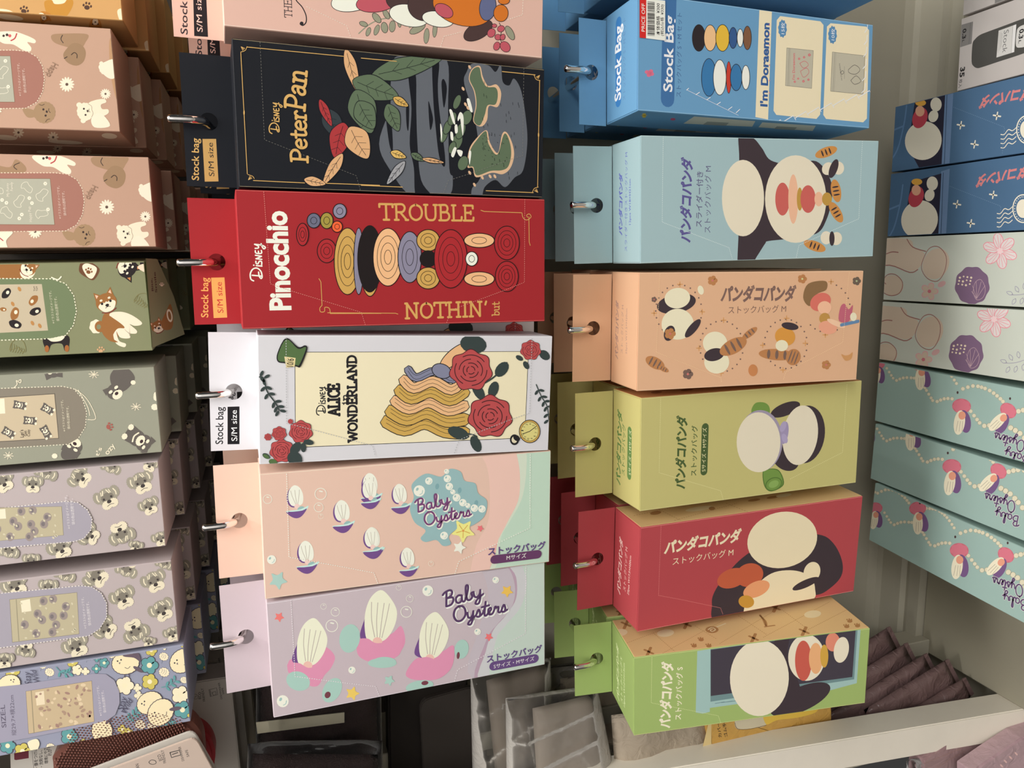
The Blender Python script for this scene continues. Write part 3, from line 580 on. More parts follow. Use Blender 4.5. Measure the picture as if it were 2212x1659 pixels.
def art_oyster_lilac(a):
    a.k(*kJ); a.B((182, 172, 178), [(600, 580), (640, 700), (650, 800), (600, 960), (570, 1200), (1000, 1200), (1000, 560), (700, 560)]).B((172, 148, 162), [(690, 590), (760, 640), (790, 740), (770, 840), (700, 920), (640, 1010), (600, 1240), (1000, 1240), (1000, 560)]).B((190, 190, 190), [(760, 590), (795, 680), (795, 790), (740, 880), (680, 950), (640, 1060), (620, 1240), (1000, 1240), (1000, 560)]).B((182, 196, 184), [(830, 590), (850, 700), (820, 830), (740, 930), (690, 1010), (680, 1240), (1000, 1240), (1000, 560)])
    def big(x, y, s, t, dx=0):
        a.icon(x, y, s, t); a.B(PUR, [(-.55, .9), (-.5, .3), (-.2, -.5), (.1, .2), (-.05, .95)], 5).B((226, 220, 195), [(-.3, .9), (-.45, .0), (-.3, -.75), (.1, -1.15), (.5, -.9), (.85, -.35), (.8, .3), (.5, .85), (.1, 1.0)], 5)
        for q in (-.22, .04, .3, .52): a.S((176, 166, 155), [(.12 + q * .4, .8), (.02 + q * .8, .1), (q * 1.0, -.62)], .03)
        a.E((226, 178, 165), .16, .98, .2, .18).icon()
    a.k(*kG)
    PK = (208, 138, 165)
    a.B(PK, [(540, 1130), (560, 1085), (640, 1130), (700, 1060), (740, 1020), (790, 1070), (770, 1130), (735, 1170), (700, 1225), (650, 1220), (560, 1170)]); a.B(PK, [(905, 1030), (930, 940), (1000, 980), (1090, 950), (1140, 910), (1160, 1000), (1100, 1080), (1010, 1100), (930, 1080)])
    big(645, 1000, 118, 8); big(1005, 865, 128, 5)
    a.B(PK, [(540, 1110), (600, 1105), (650, 1130), (715, 1120), (740, 1150), (690, 1225), (640, 1215), (560, 1165)]); a.B(PK, [(910, 990), (960, 975), (1010, 1000), (1090, 985), (1150, 960), (1130, 1060), (1040, 1095), (940, 1085)])
    a.E((158, 190, 178), 868, 975, 54, 76, 10).E((158, 190, 178), 596, 1200, 64, 50, 20).E((158, 190, 178), 775, 1248, 46, 70, 30).E((110, 60, 70), 752, 1273, 15, 18, 30).E((158, 190, 178), 1040, 1105, 76, 26, 0).E((110, 60, 70), 1016, 1090, 17, 9, 0)
    for x, y, r in ((730, 806, 15), (792, 835, 22), (774, 908, 31)): a.bubble(x, y, r)
    a.bubble(515, 1306, 32, False); a.bubble(880, 1142, 19, False); a.star((222, 118, 112), 496, 862, 27, 10); a.star((228, 190, 95), 882, 1265, 38, 0); a.star((158, 190, 178), 1076, 1198, 28, 0)
    a.k(*kJ); a.B(PK, [(230, 1170), (280, 1100), (350, 1085), (420, 1060), (470, 1030), (478, 1080), (460, 1150), (400, 1200), (320, 1210), (250, 1200)]); big(350, 985, 112, 8); a.B(PK, [(235, 1175), (290, 1105), (340, 1090), (400, 1105), (465, 1060), (465, 1130), (410, 1195), (320, 1208)])
    a.E((158, 190, 178), 515, 1050, 36, 50, 12).E((110, 60, 70), 498, 1082, 8, 18, 5).E((158, 190, 178), 300, 1240, 72, 30, -10).E((110, 60, 70), 327, 1223, 18, 11, -8).E((158, 190, 178), 120, 1115, 60, 26, 0)
    for x, y, r in ((193, 734, 13), (250, 790, 18), (232, 858, 28)): a.bubble(x, y, r)
    for x, y, r in ((342, 750, 28), (690, 695, 17), (597, 960, 17)): a.bubble(x, y, r, False)
    a.star((228, 180, 85), 748, 752, 32, 15); a.star((222, 112, 112), 655, 987, 22, 15); a.star((160, 190, 178), 145, 1210, 28, 10)
    a.W((228, 222, 212), 'Baby', (432, 838), (633, 782), 78, 15); a.W((228, 222, 212), 'Oysters', (482, 914), (755, 860), 76, 15); a.W((82, 58, 92), 'Baby', (427, 833), (628, 777), 78, 11); a.W((82, 58, 92), 'Oysters', (477, 909), (750, 855), 76, 11)
    a.T((92, 72, 120), 'ストックバッグ', (644, 1117), (928, 1060), .03); a.pill((96, 72, 118), (657, 1140), (910, 1094), 46); a.T((225, 218, 215), 'Sサイズ・Mサイズ', (680, 1148), (888, 1106), .014)
    P = (215, 208, 210); a.k(*kG).perf([(558, 770), (580, 1175), (850, 1210), (1005, 1228), (1026, 1285)], P, 4, 7, 6); a.k(*kJ); a.perf([(478, 1215), (495, 1155), (842, 970), (845, 620)], P, 4, 7, 6)
# prints of the lower row ---------------------------------------------------------
PD = (60, 50, 54); PCR = (214, 204, 180)
def peb(a, c, *q):
    a.E(c, *q, n=40)
def art_blue(a):
    a.k(*kK); DB = (62, 104, 150); CR = (222, 208, 175); BK = (40, 36, 38)
    a.pill(DB, (782, 692), (798, -60), 94); a.T((228, 226, 220), 'Stock Bag', (812, 595), (824, 105), .02, 62); a.T((62, 92, 135), 'ストックバッグ S・M セット', (868, 628), (874, 85), .008)
    for x, y in ((650, 465), (662, 485), (682, 478), (676, 460), (666, 470)): a.E((205, 105, 130), x, y, 14, 12); a.lay -= 1
    a.lay += 1
    def o(c, *q): a.E(BK, q[0], q[1], q[2] + 4, q[3] + 4, *q[4:], n=40); a.E(c, *q, n=40)
    # two plain rows of discs in the colours of the printed picture
    for c, x, r1, r2 in (((56, 112, 158), 1050, 46, 120), ((226, 222, 210), 1120, 40, 112), ((186, 60, 48), 1178, 14, 100), ((56, 112, 158), 1226, 36, 84), ((226, 222, 210), 1288, 24, 76)): o(c, x, 500, r1, r2, 0)
    for c, x, r1, r2 in (((44, 38, 40), 985, 40, 84), ((220, 178, 130), 1058, 38, 82), ((212, 172, 60), 1138, 42, 84), ((52, 84, 130), 1206, 24, 66), ((226, 222, 210), 1252, 18, 56), ((120, 84, 60), 1298, 24, 74)): o(c, x, 245, r1, r2, 0)
    a.P(CR, [(1376, 56), (1457, 66), (1432, 772), (1350, 756)]); a.T((52, 88, 140), "I'm Doraemon", (1426, 690), (1440, 150), .045, 52)
    for y in (160, 222, 290, 420, 520, 600): a.E((214, 110, 130), 1441, y, 4); a.lay -= 1
    a.lay += 1
    for q in ([(1488, 130), (1510, 104), (1770, 138), (1790, 162), (1768, 740), (1744, 768), (1485, 742), (1467, 715)], [(1812, 172), (1836, 150), (2066, 172), (2084, 196), (2070, 765), (2046, 790), (1806, 768), (1788, 742)]): a.P(CR, q)
    for x, y, n in ((1525, 185, '15枚'), (1848, 225, '10枚')): a.wavy((84, 130, 168), x, y, 27, 56, 10, .07); a.T((230, 228, 220), n, (x + 12, y + 36), (x + 14, y - 38), .02, 26)
    for q, c in (([(1552, 308), (1725, 326), (1714, 572), (1543, 554)], (196, 110, 112)), ([(1846, 335), (2058, 360), (2046, 610), (1834, 590)], (90, 86, 80))):
        a.P((120, 116, 104), q); m = [sum(p[i] for p in q) / 4 for i in (0, 1)]; a.P((178, 172, 152), [(m[0] + (x - m[0]) * .975, m[1] + (y - m[1]) * .98) for x, y in q]); x0, y0 = q[0]; x1, y1 = q[3]
        a.S((130, 126, 112), [(x0 + 16, y0 + 2), (x1 + 16, y1 + 2)], 2.5, False).S((130, 126, 112), [(x0 + 24, y0 + 3), (x1 + 24, y1 + 3)], 1.5, False)
        if c[0] > 150:
            a.T(c, "I'm Doraemon", (1604, 515), (1606, 345), .02)
            for x, y, r in ((1632, 380, 8), (1604, 528, 8), (1626, 508, 7), (1660, 525, 9), (1664, 370, 8), (1698, 355, 10), (1692, 515, 8)): a.petals(c, x, y, r, 5, (220, 170, 165), .8)
            a.S(c, [(1640, 460), (1680, 440), (1695, 470), (1660, 500), (1640, 460)], 3).S(c, [(1636, 410), (1668, 395), (1692, 420), (1660, 440), (1636, 410)], 3)
        else:
            a.T(c, "I'M DORAEMON", (1912, 518), (1896, 410), .015); a.S(c, [(1898, 468), (1912, 456), (1920, 470), (1908, 480), (1898, 468)], 3).S(c, [(1950, 450), (1990, 420), (2025, 450), (1995, 480), (1955, 470), (1950, 450)], 3).S(c, [(1965, 520), (2000, 490), (2030, 525), (1990, 545), (1965, 520)], 3).S(c, [(1924, 510), (1924, 430)], 1.5, False)
    P = (232, 228, 220)
    a.S(P, [(905, 580), (1240, 745)], 2, False)
    for x, y, dx, dy in ((905, 582, 14, -12), (965, 612, 24, -16), (1035, 645, 24, -16), (1100, 676, 24, -16), (1175, 708, 24, -18), (1225, 728, 24, -22)): a.S(P, [(x, y), (x + dx, y + dy)], 4, False); a.lay -= 1
    a.lay += 1
    for i in range(8): x, y = 1440 + 82 * i, 818 - 27 * i; a.S(P, [(x, y), (x + 72, y - 44), (x + 88, y - 16)], 5, False); a.lay -= 1
    for i in range(6): y = 600 - 78 * i; a.S(P, [(2036 + 4 * i, y), (2056 + 3 * i, y - 22), (2060 + 3 * i, y - 62)], 5, False); a.lay -= 1
    a.lay += 1
def side_blue(a):
    a.k(*kK); CR = (200, 195, 180)
    a.P(CR, [(955, 752), (1350, 782), (1330, 818), (885, 798)]).P(CR, [(1395, 790), (1740, 812), (1720, 846), (1370, 822)]).P((150, 150, 142), [(1040, 785), (1180, 792), (1160, 812), (1010, 805)]).P((150, 150, 142), [(1490, 815), (1620, 822), (1600, 840), (1470, 832)])
    a.plus((205, 180, 70), 632, 746, 12, 8); a.E((190, 80, 110), 818, 770, 16, 8)
def top_blue(a):
    a.k(*kK); a.pill((58, 116, 172), (465, 692), (467, 108), 48); a.T((232, 232, 228), 'Stock Bag', (480, 642), (484, 155), .025); a.T((90, 125, 165), 'ストックバッグ S・M セット', (510, 645), (512, 112), .008)
def sticker_blue(root, M, D):
    b = MB(); a = Art(b, M, 1, -D - .0006, -1, (-.2, .2, -.3, .1)); a.k(*kK); RD = (196, 42, 38); WH = (228, 222, 210)
    a.P(WH, [(645, -6), (768, 4), (768, 262), (643, 247)]); a.P(RD, [(603, -10), (646, -6), (644, 247), (603, 243)])
    a.T(WH, 'PRICE OFF', (636, 205), (637, 24), .006, 23); a.T((40, 36, 36), '本体価格  ¥300', (732, 228), (732, 22), .012); a.T((40, 36, 36), '(税込価格  ¥330)', (757, 232), (757, 30), .01)
    st = b.build('price_sticker', root, 'red and white price sticker with a barcode'); b = MB(); a = Art(b, M, 1, -D - .0007, -1, (-.2, .2, -.3, .1)); a.k(*kK); R = random.Random(3); y = 228
    while y > 8:
        w = R.choice((2.4, 4.5, 6)); a.P((40, 36, 36), [(654, y), (700, y + 3), (700, y + 3 - w), (654, y - w)]); a.lay -= 1; y -= w + R.choice((2.4, 3.5, 5))
    b.build('barcode', st)
def art_lblue(a):
    a.k(*kL); TX = (86, 80, 132); OR = (190, 132, 70); RD = (188, 92, 84); MU = (178, 138, 64); SK = (220, 172, 140)
    a.T(TX, 'パンダコパンダ', (872, 716), (884, 196), .045, 70, .18); a.T((92, 90, 120), 'スライダー付き', (942, 620), (950, 282), .012); a.T((92, 90, 120), 'ストックバッグ M', (995, 655), (1000, 250), .012)
    a.B(PD, [(1172, 60), (1255, 78), (1310, 140), (1365, 215), (1500, 240), (1640, 220), (1725, 330), (1735, 450), (1700, 580), (1640, 660), (1480, 690), (1350, 705), (1330, 720), (1285, 790), (1235, 860), (1166, 860), (1168, 640), (1172, 220)], 6)
    peb(a, PCR, 1195, 444, 128, 232, 0); peb(a, PCR, 1515, 450, 186, 266, 0)
    for c, q in ((RD, (1435, 450, 44, 100, 0)), (SK, (1500, 450, 30, 150, 0)), (MU, (1540, 450, 18, 70, 0)), (RD, (1590, 450, 46, 84, 0)), (SK, (1655, 450, 26, 44, 0)), (MU, (1705, 450, 30, 40, 0))): peb(a, c, *q)
    for x, y, t in ((1700, 165, -20), (1760, 400, 80), (1760, 530, 60), (1630, 735, 20)):
        peb(a, OR, x, y, 70, 30, t)
        for i in (-1, 0, 1): q = math.radians(t); a.E(PD, x + 24 * i * math.cos(q), y + 24 * i * math.sin(q), 5, 20, t); a.lay -= 1
        a.lay += 1
    for x, y, t in ((1710, 265, 30), (1775, 262, 0), (1700, 685, 0), (1762, 690, 10)): peb(a, PCR, x, y, 34, 40, t)
    peb(a, PD, 1745, 265, 24, 60, 20); peb(a, PD, 1735, 690, 16, 44, 0)
    P = (205, 215, 210); a.perf([(710, 68), (704, 590), (1110, 745), (1130, 815)], P, 3, 6, 5); a.perf([(1518, 805), (1535, 730), (1898, 570), (1920, 95)], P, 3, 6, 5)
def top_lblue(a):
    a.k(*kL); TX = (92, 96, 170); a.T(TX, 'パンダコパンダ', (460, 672), (462, 288), .045, None, .18); a.T(TX, 'スライダー付きストックバッグ M', (490, 768), (493, 165), .01); a.T(TX, '12pcs W18×H21cm', (513, 606), (513, 328), .01)
def dots(a, c, cx, cy, rx, ry, n, t0=0, t1=360, r=5):
    for i in range(n): t = math.radians(t0 + (t1 - t0) * i / n); a.E(c, cx + rx * math.cos(t), cy + ry * math.sin(t), r, n=10); a.lay -= 1
    a.lay += 1
def art_peach(a):
    a.k(*kL); BR = (116, 90, 82); OR = (172, 118, 74); FL = (110, 88, 78); PK = (188, 108, 100); CR = (214, 206, 176)
    a.T(BR, 'パンダコパンダ', (1058, 1066), (1515, 1062), .05, 88, .18); a.T((112, 84, 74), 'ストックバッグ M', (1105, 1144), (1456, 1134), .012)
    for q in ((805, 1130, 140, 160), (1065, 1345, 132, 155), (1455, 1330, 130, 150)): dots(a, BR, *q, 24)
    dots(a, BR, 1705, 1110, 140, 150, 16, -80, 150)
    for x, y in ((812, 968), (655, 1143), (947, 1135), (1077, 1186), (928, 1356), (1062, 1508), (1460, 1174), (1315, 1338), (1574, 1326), (1438, 1488), (1730, 952), (1695, 1275)): a.plus((196, 142, 88), x, y, 15, 6)
    for x, y, c, d, r in ((1010, 945, OR, PK, 30), (1555, 935, OR, (190, 190, 130), 28), (1885, 948, (100, 86, 74), (160, 170, 130), 26), (860, 1513, FL, PK, 32), (1700, 1457, OR, PK, 28), (655, 1060, FL, PK, 17)): a.petals(c, x, y, r, 5, d, .95)
    peb(a, PD, 790, 1085, 120, 58, -12); peb(a, CR, 796, 1052, 78, 62, -8); peb(a, CR, 798, 1210, 98, 94, 0); peb(a, PD, 748, 1265, 32, 48, 20); peb(a, PD, 890, 1235, 24, 70, 40); a.petals(OR, 752, 1268, 34, 5, PK, .95); peb(a, CR, 938, 1003, 18, 28, -15)
    peb(a, CR, 1025, 1325, 74, 70, 0); peb(a, CR, 1035, 1440, 76, 70, 0); peb(a, PD, 1020, 1395, 62, 38, -14)
    for x, y, t, l, w in ((1135, 1345, -28, 90, 44), (1235, 1265, -38, 56, 20), (1400, 1395, 4, 110, 34), (1500, 1410, 20, 44, 50), (660, 1445, 28, 62, 34), (712, 1482, 28, 34, 15)):
        peb(a, OR, x, y, l, w, t); q = math.radians(t)
        for i in (-1, 0, 1): a.E(FL, x + l * .45 * i * math.cos(q), y + l * .45 * i * math.sin(q), l * .09, w * .8, t); a.lay -= 1
        a.lay += 1
    peb(a, (198, 138, 62), 1450, 1285, 62, 56, 20); peb(a, PD, 1480, 1222, 52, 22, 10); peb(a, CR, 1430, 1340, 38, 34)
    a.B((128, 98, 66), [(1560, 1050), (1590, 965), (1695, 948), (1700, 1000), (1640, 1030), (1600, 1100)], 5); peb(a, (200, 106, 92), 1665, 1075, 66, 52, -30); peb(a, (222, 172, 140), 1690, 1110, 42, 40); peb(a, (176, 132, 68), 1690, 1175, 32, 34, 20); peb(a, (214, 150, 122), 1710, 1230, 56, 40, 10); peb(a, (222, 182, 150), 1760, 1205, 60, 16, 24)
    a.B((176, 92, 108), [(1778, 1190), (1785, 1110), (1810, 1085), (1835, 1120), (1862, 1095), (1840, 1190)], 4).S((92, 124, 156), [(1790, 1215), (1895, 1192)], 18, False); peb(a, CR, 1865, 1165, 20, 26)
    peb(a, (184, 122, 76), 1255, 1490, 28, 36, 0); a.B((190, 138, 88), [(1792, 1392), (1815, 1400), (1840, 1395), (1860, 1380), (1852, 1420), (1820, 1432), (1802, 1415)], 4)
    P = (228, 190, 150); a.perf([(690, 905), (668, 1380), (1060, 1535), (1065, 1565)], P, 3, 6, 5); a.perf([(1440, 1545), (1455, 1500), (1800, 1320), (1840, 890)], P, 3, 6, 5)
def top_peach(a):
    a.k(*kL); TX = (160, 128, 116); a.T(TX, 'パンダコパンダ', (434, 1425), (440, 1065), .045, None, .18); a.T(TX, 'ストックバッグ M', (464, 1390), (470, 1095), .012); a.T(TX, '25pcs W17.5×H20cm', (490, 1392), (492, 1116), .008)
def art_ygreen(a):
    a.k(*kM); GN = (70, 88, 50); G2 = (108, 138, 66)
    a.T(GN, 'パンダコパンダ', (884, 760), (898, 284), .045, 68, .18); a.T(GN, 'ストックバッグ', (958, 674), (966, 350), .014); a.pill(GN, (1008, 672), (1018, 338), 46); a.T((216, 210, 160), 'Sサイズ・Mサイズ', (1018, 646), (1026, 366), .016)
    a.B((80, 108, 50), [(1385, 650), (1420, 630), (1490, 640), (1520, 730), (1440, 775), (1395, 740)], 5).B(G2, [(1390, 650), (1420, 634), (1486, 645), (1512, 728), (1440, 768), (1400, 736)], 5).E((80, 108, 50), 1455, 728, 56, 42, -25).E(G2, 1455, 728, 50, 36, -25).E((128, 158, 84), 1455, 728, 34, 22, -25)
    a.B(G2, [(1312, 270), (1335, 212), (1390, 205), (1425, 230), (1425, 280), (1360, 320)], 5)
    peb(a, PD, 1530, 250, 100, 40, -22); peb(a, PD, 1530, 560, 96, 74, 40); peb(a, PD, 1660, 410, 122, 186, 8)
    peb(a, PCR, 1625, 415, 112, 192, 8); peb(a, (150, 140, 158), 1370, 450, 142, 196, 0); peb(a, PCR, 1358, 460, 140, 192, 0); peb(a, (150, 138, 168), 1525, 400, 24, 72, 8); peb(a, (162, 150, 180), 1515, 360, 18, 36, 20); peb(a, (162, 150, 180), 1525, 436, 18, 32, -20)
    P = (210, 205, 150); a.perf([(732, 180), (722, 655), (1115, 770), (1135, 835)], P, 3, 6, 5); a.perf([(1560, 695), (1895, 525), (1925, 85)], P, 3, 6, 5)
def top_ygreen(a):
    a.k(*kM); GN = (92, 124, 70); a.T(GN, 'パンダコパンダ', (472, 738), (484, 258), .045, None, .18); a.T(GN, 'ストックバッグ', (500, 676), (506, 348), .012); a.pill(GN, (530, 700), (534, 360), 34); a.T((222, 220, 180), 'Sサイズ・Mサイズ', (540, 672), (544, 386), .016)
def art_lred(a):
    a.k(*kM); CR = (220, 206, 172); OR = (180, 88, 60); SK = (214, 148, 104); MU = (186, 138, 56)
    a.T(CR, 'パンダコパンダ', (752, 1172), (1248, 1086), .055, 78, .18); a.T(CR, 'ストックバッグ M', (808, 1244), (1196, 1182), .014)
    a.B(PD, [(1060, 1500), (1075, 1420), (1150, 1310), (1280, 1180), (1500, 1060), (1740, 1050), (1840, 1110), (1895, 1230), (1880, 1330), (1780, 1420), (1700, 1445), (1720, 1470), (1400, 1520), (1090, 1600)], 6)
    a.B(CR, [(1270, 1560), (1330, 1400), (1440, 1300), (1580, 1280), (1690, 1320), (1720, 1400), (1700, 1470), (1500, 1520)], 6)
    peb(a, CR, 1510, 1085, 226, 178, -14); peb(a, CR, 1700, 1290, 52, 66, 20); peb(a, PD, 1660, 1365, 92, 24, -24)
    for c, q in ((OR, (1190, 1330, 100, 60, -20)), (OR, (1300, 1310, 90, 74, -20)), (SK, (1345, 1400, 90, 48, -24)), (MU, (1280, 1480, 50, 40, 10))): peb(a, c, *q)
    P = (205, 125, 120); a.perf([(735, 990), (718, 1440), (880, 1470), (1115, 1520), (1130, 1560)], P, 3, 6, 5)
def top_lred(a):
    a.k(*kM); TX = (228, 190, 180); a.T(TX, 'パンダコパンダ', (472, 1438), (490, 1080), .045, None, .18); a.T(TX, 'ストックバッグ M', (506, 1418), (520, 1138), .012); a.T(TX, '25pcs W17.5×H20cm', (528, 1440), (544, 1190), .008)
def art_lgreen(a):
    a.k(*kN); CR = (222, 212, 186); FB = (148, 176, 170); FD = (104, 130, 130); DK = (64, 58, 66); RD = (184, 86, 72); SK = (214, 160, 112); MU = (192, 150, 64)
    a.T(CR, 'パンダコパンダ', (796, 876), (816, 440), .05, 70, .18); a.T(CR, 'ストックバッグ S', (868, 820), (880, 480), .014)
    a.P(FB, [(975, 378), (1062, 364), (1056, 770), (1010, 782), (965, 774)]).P(FB, [(1056, 370), (2030, 232), (2005, 585), (1800, 640), (1056, 745)]).P(FD, [(1060, 366), (2010, 236), (1988, 560), (1060, 705)]).P(DK, [(1062, 370), (1998, 238), (1976, 545), (1062, 668)])
    for i in range(5): a.S(FD, [(1090 + 40 * i, 716 - 5 * i), (1150 + 50 * i, 706 - 5 * i)], 4, False); a.lay -= 1
    a.lay += 1
    peb(a, PD, 1640, 690, 210, 78, -24); a.B(PD, [(1480, 300), (1565, 290), (1560, 420), (1640, 640), (1500, 760), (1400, 600)], 5)
    peb(a, PCR, 1680, 420, 118, 150, 0); peb(a, PCR, 1376, 552, 190, 246, 2)
    for c, q in ((RD, (1660, 440, 54, 130, 0)), (SK, (1740, 425, 44, 100, 0)), (MU, (1795, 410, 26, 74, 0)), ((206, 128, 104), (1850, 320, 46, 60, 0)), (PCR, (1905, 370, 48, 84, 10))): peb(a, c, *q)
    P = (200, 205, 150); a.perf([(682, 418), (678, 712), (1110, 795), (1130, 850)], P, 3, 6, 5)
def tan_side(a):
    T1 = (158, 116, 72); LT = (208, 190, 150); a.k(*kN)
    for q in ([(510, 330), (760, 235)], [(690, 260), (830, 380)], [(700, 420), (1160, 170)], [(960, 215), (1100, 300)], [(1120, 330), (1520, 90)], [(1240, 150), (1420, 270)], [(1400, 290), (1830, 60)], [(1520, 110), (1680, 230)], [(1690, 240), (2060, 50)]): a.D(T1, q, 2.5, 6, 5)
    for x, y in ((662, 382), (1338, 294), (1665, 250), (905, 205), (1480, 98), (515, 205)): a.plus(T1, x, y, 30, 13, 25)
    for x, y in ((955, 345), (1000, 305), (1050, 345), (1960, 185), (1940, 220), (2010, 215)):
        a.E(T1, x, y, 17, 10)
        for i in (-1, 0, 1): a.E(T1, x + 14 * i - 4, y - 13 + 3 * abs(i), 5, 5, n=8); a.lay -= 1
        a.lay += 1
    a.S(LT, [(1095, 225), (1158, 200)], 6, False); a.E(T1, 1070, 240, 42, 22).S(LT, [(1045, 240), (1070, 226), (1092, 240), (1070, 252), (1060, 242), (1074, 236)], 5)
    a.S(T1, [(1380, 145), (1400, 175), (1420, 220), (1415, 185), (1380, 150)], 8).S(T1, [(1410, 222), (1475, 212)], 8, False)
    for x, y in ((770, 262), (1720, 140), (470, 260)): a.E(LT, x, y, 55, 24, -6)
def tan_side_red(a):
    T1 = (158, 116, 72); a.k(*kM)
    for q in ([(560, 930), (800, 880)], [(720, 890), (860, 960)], [(820, 960), (1220, 850)], [(1150, 850), (1300, 910)]): a.D(T1, q, 2.5, 6, 5)
    a.E(T1, 700, 912, 36, 12, -8).E((208, 190, 150), 980, 885, 90, 14, -8).E(T1, 1060, 884, 20, 12).E(T1, 1330, 830, 40, 8, -8).E(T1, 1450, 812, 40, 8, -8).E((208, 190, 150), 1520, 800, 50, 10, -8)
def orange_side(a):
    a.k(*kM); a.E((150, 100, 60), 705, 140, 36, 8, -4).E((150, 100, 60), 900, 125, 40, 7, -4)
def top_lgreen(a):
    a.k(*kN); TX = (212, 222, 170); a.T(TX, 'パンダコパンダ', (470, 705), (466, 345), .045, None, .18); a.T(TX, 'ストックバッグ S', (492, 720), (488, 425), .012); a.T(TX, '15pcs W12×H15cm', (508, 745), (506, 460), .008)
def tab_pink(a): tab_text(kD, (175, 290), (168, -190), 58, [(230, 300), (218, -140), (326, -140), (345, 308)], (300, 268), (285, -60), 46, (55, 45, 48), (32, 28, 30), (226, 182, 168))(a)

GM = 'picture cartons in the middle hanging row'; GU = 'dog and bird cartons in the top hanging row'
GL_ = 'pastel cartons in the lower hanging row'
hang(200.3, 29, -1.2, 2.2, 1.2, 95.5, 227, 50, 0, 92, 16, 17, (206, 168, 152), (206, 168, 152), (222, 184, 174), 'pale pink carton with printed leaves and red buds, beside the black carton', GM, art_pink, tab_pink, edge=(230, 205, 190), clabel='%s pale pink carton from the front on its hook, right of the black carton', cdx=-.001, hook_label='chrome hook holding the pale pink floral cartons')
hang(97.7, 28.2, -1, 2.9, 1.2, 96.1, 225.2, 50, -.7, 91.8, 16.9, 17.2, (24, 26, 31), (34, 40, 58), (32, 33, 37), 'black carton with gold lettering, gold frame and a grey sea print', GM, art_black, tab_text(kD, (268, 1505), (268, 1155), 58, [(298, 1158), (412, 1158), (432, 1512), (318, 1514)], (398, 1470), (385, 1190), 44, GOLD, (188, 148, 88), (32, 33, 37)), edge=(150, 135, 105), clabel='%s black carton from the front on its hook, behind the gold-lettered one', hook_label='chrome hook through the black tab with gold lettering')
hang(-2.6, 30.2, 1.6, 2.3, 1.0, 95.6, 229, 50, .2, 92.4, 14.9, 17.7, (150, 38, 42), (185, 45, 58), (190, 46, 58), 'red carton with cream title and ochre curved lettering', GM, art_red, tab_text(kE, (240, 765), (240, 535), 40, [(257, 535), (334, 533), (350, 765), (272, 768)], (328, 738), (318, 560), 32, (226, 160, 88), (226, 160, 88), (178, 46, 52)), edge=(200, 110, 100), clabel='%s red carton from the front on its hook, behind the cream-lettered one', hook_label='chrome hook through the red tab of the middle row')
hang(-101.1, 25, .6, 1.3, 2.9, 93.9, 225.2, 50, .8, 91.6, 16.9, 17.4, (198, 196, 198), (200, 196, 198), (208, 206, 214), 'white carton with a cream panel, red roses and a pocket watch print', GM, art_white, tab_text(kE, (325, 1497), (328, 1282), 42, [(352, 1281), (421, 1279), (421, 1497), (352, 1498)], (408, 1478), (405, 1300), 32, (40, 38, 40), (24, 22, 24), (222, 218, 214)), edge=(225, 222, 220), clabel='%s white rose carton from the front on its hook, behind the cream panel one', cdx=.003, hook_label='chrome hook through the white tab')
hang(-204.1, 28.1, .1, 1.4, 1.3, 96.5, 228.3, 50, 1.6, 92, 16, 17.1, (210, 178, 160), (218, 190, 170), (224, 200, 186), 'peach pink carton with small shells, a teal cloud and pearls', GM, art_oyster_pink, edge=(232, 212, 190), clabel='%s peach pink shell carton from the front on its hook, behind the teal cloud one', cdx=.003, hook_label='chrome hook through the peach pink tab of the middle row')
hang(-302.2, 29.9, .2, 1.7, .4, 93.6, 224.2, 50, 1.1, 92.3, 16.7, 17.3, (184, 170, 174), (205, 190, 200), (206, 192, 208), 'lilac carton with three large shells and pink mantles, leftmost of the middle row', GM, art_oyster_lilac, edge=(225, 215, 220), clabel='%s lilac shell carton from the front on its hook, behind the leftmost one', cdx=.003, hook_label='chrome hook through the lilac tab')
BLU = (100, 146, 180); LBL = (150, 174, 176); PCH = (204, 162, 128); YGR = (182, 174, 112); LRD = (166, 68, 72); LGR = (146, 166, 98); TAN = (200, 168, 118)
hang(254, -272, 3, 1, .9, 87.2, 231.1, 53.8, 2.1, 84.9, 13.6, 11.3, BLU, BLU, BLU, 'blue carton almost out of the frame, right of the blue carton with a price sticker', GL_, None, copies=2, clabel='%s plain blue carton from the front on the hook at the photo edge', hook_label='chrome hook of the blue cartons cut by the photo edge')
hang(148, -272.6, 2.8, 2.2, .9, 87.2, 231.1, 53.8, 2.1, 84.9, 13.6, 11.3, BLU, (72, 116, 160), BLU, 'blue carton with a red price sticker and two cream panels', GL_, art_blue, topart=top_blue, top=(128, 176, 208), sideart=side_blue, sticker=sticker_blue, edge=(160, 195, 215), clabel='%s blue carton from the front on its hook, behind the one with the price sticker', cdx=.003, hook_label='chrome hook through the blue tab beside the price sticker')
hang(40.2, -277.7, .3, -.4, -.6, 99.9, 230.5, 53.6, .4, 97.8, 14.7, 20.9, LBL, LBL, (140, 172, 180), 'pale grey-blue carton with purple lettering and a big cream and black print', GL_, art_lblue, topart=top_lblue, top=(170, 200, 208), edge=(190, 208, 205), clabel='%s grey-blue carton from the front on its hook, behind the purple-lettered one', cdx=.002, hook_label='chrome hook through the pale grey-blue tab')
hang(-65, -275.1, .4, -2.5, .7, 97, 214.4, 56.2, .4, 93.7, 16.9, 19, PCH, PCH, (200, 160, 122), 'peach carton with dotted circles, small flowers and a brown title', GL_, art_peach, topart=top_peach, top=(222, 190, 165), edge=(225, 190, 160), clabel='%s peach carton from the front on its hook, behind the one with dotted circles', hook_label='chrome hook through the peach tab of the lower row')
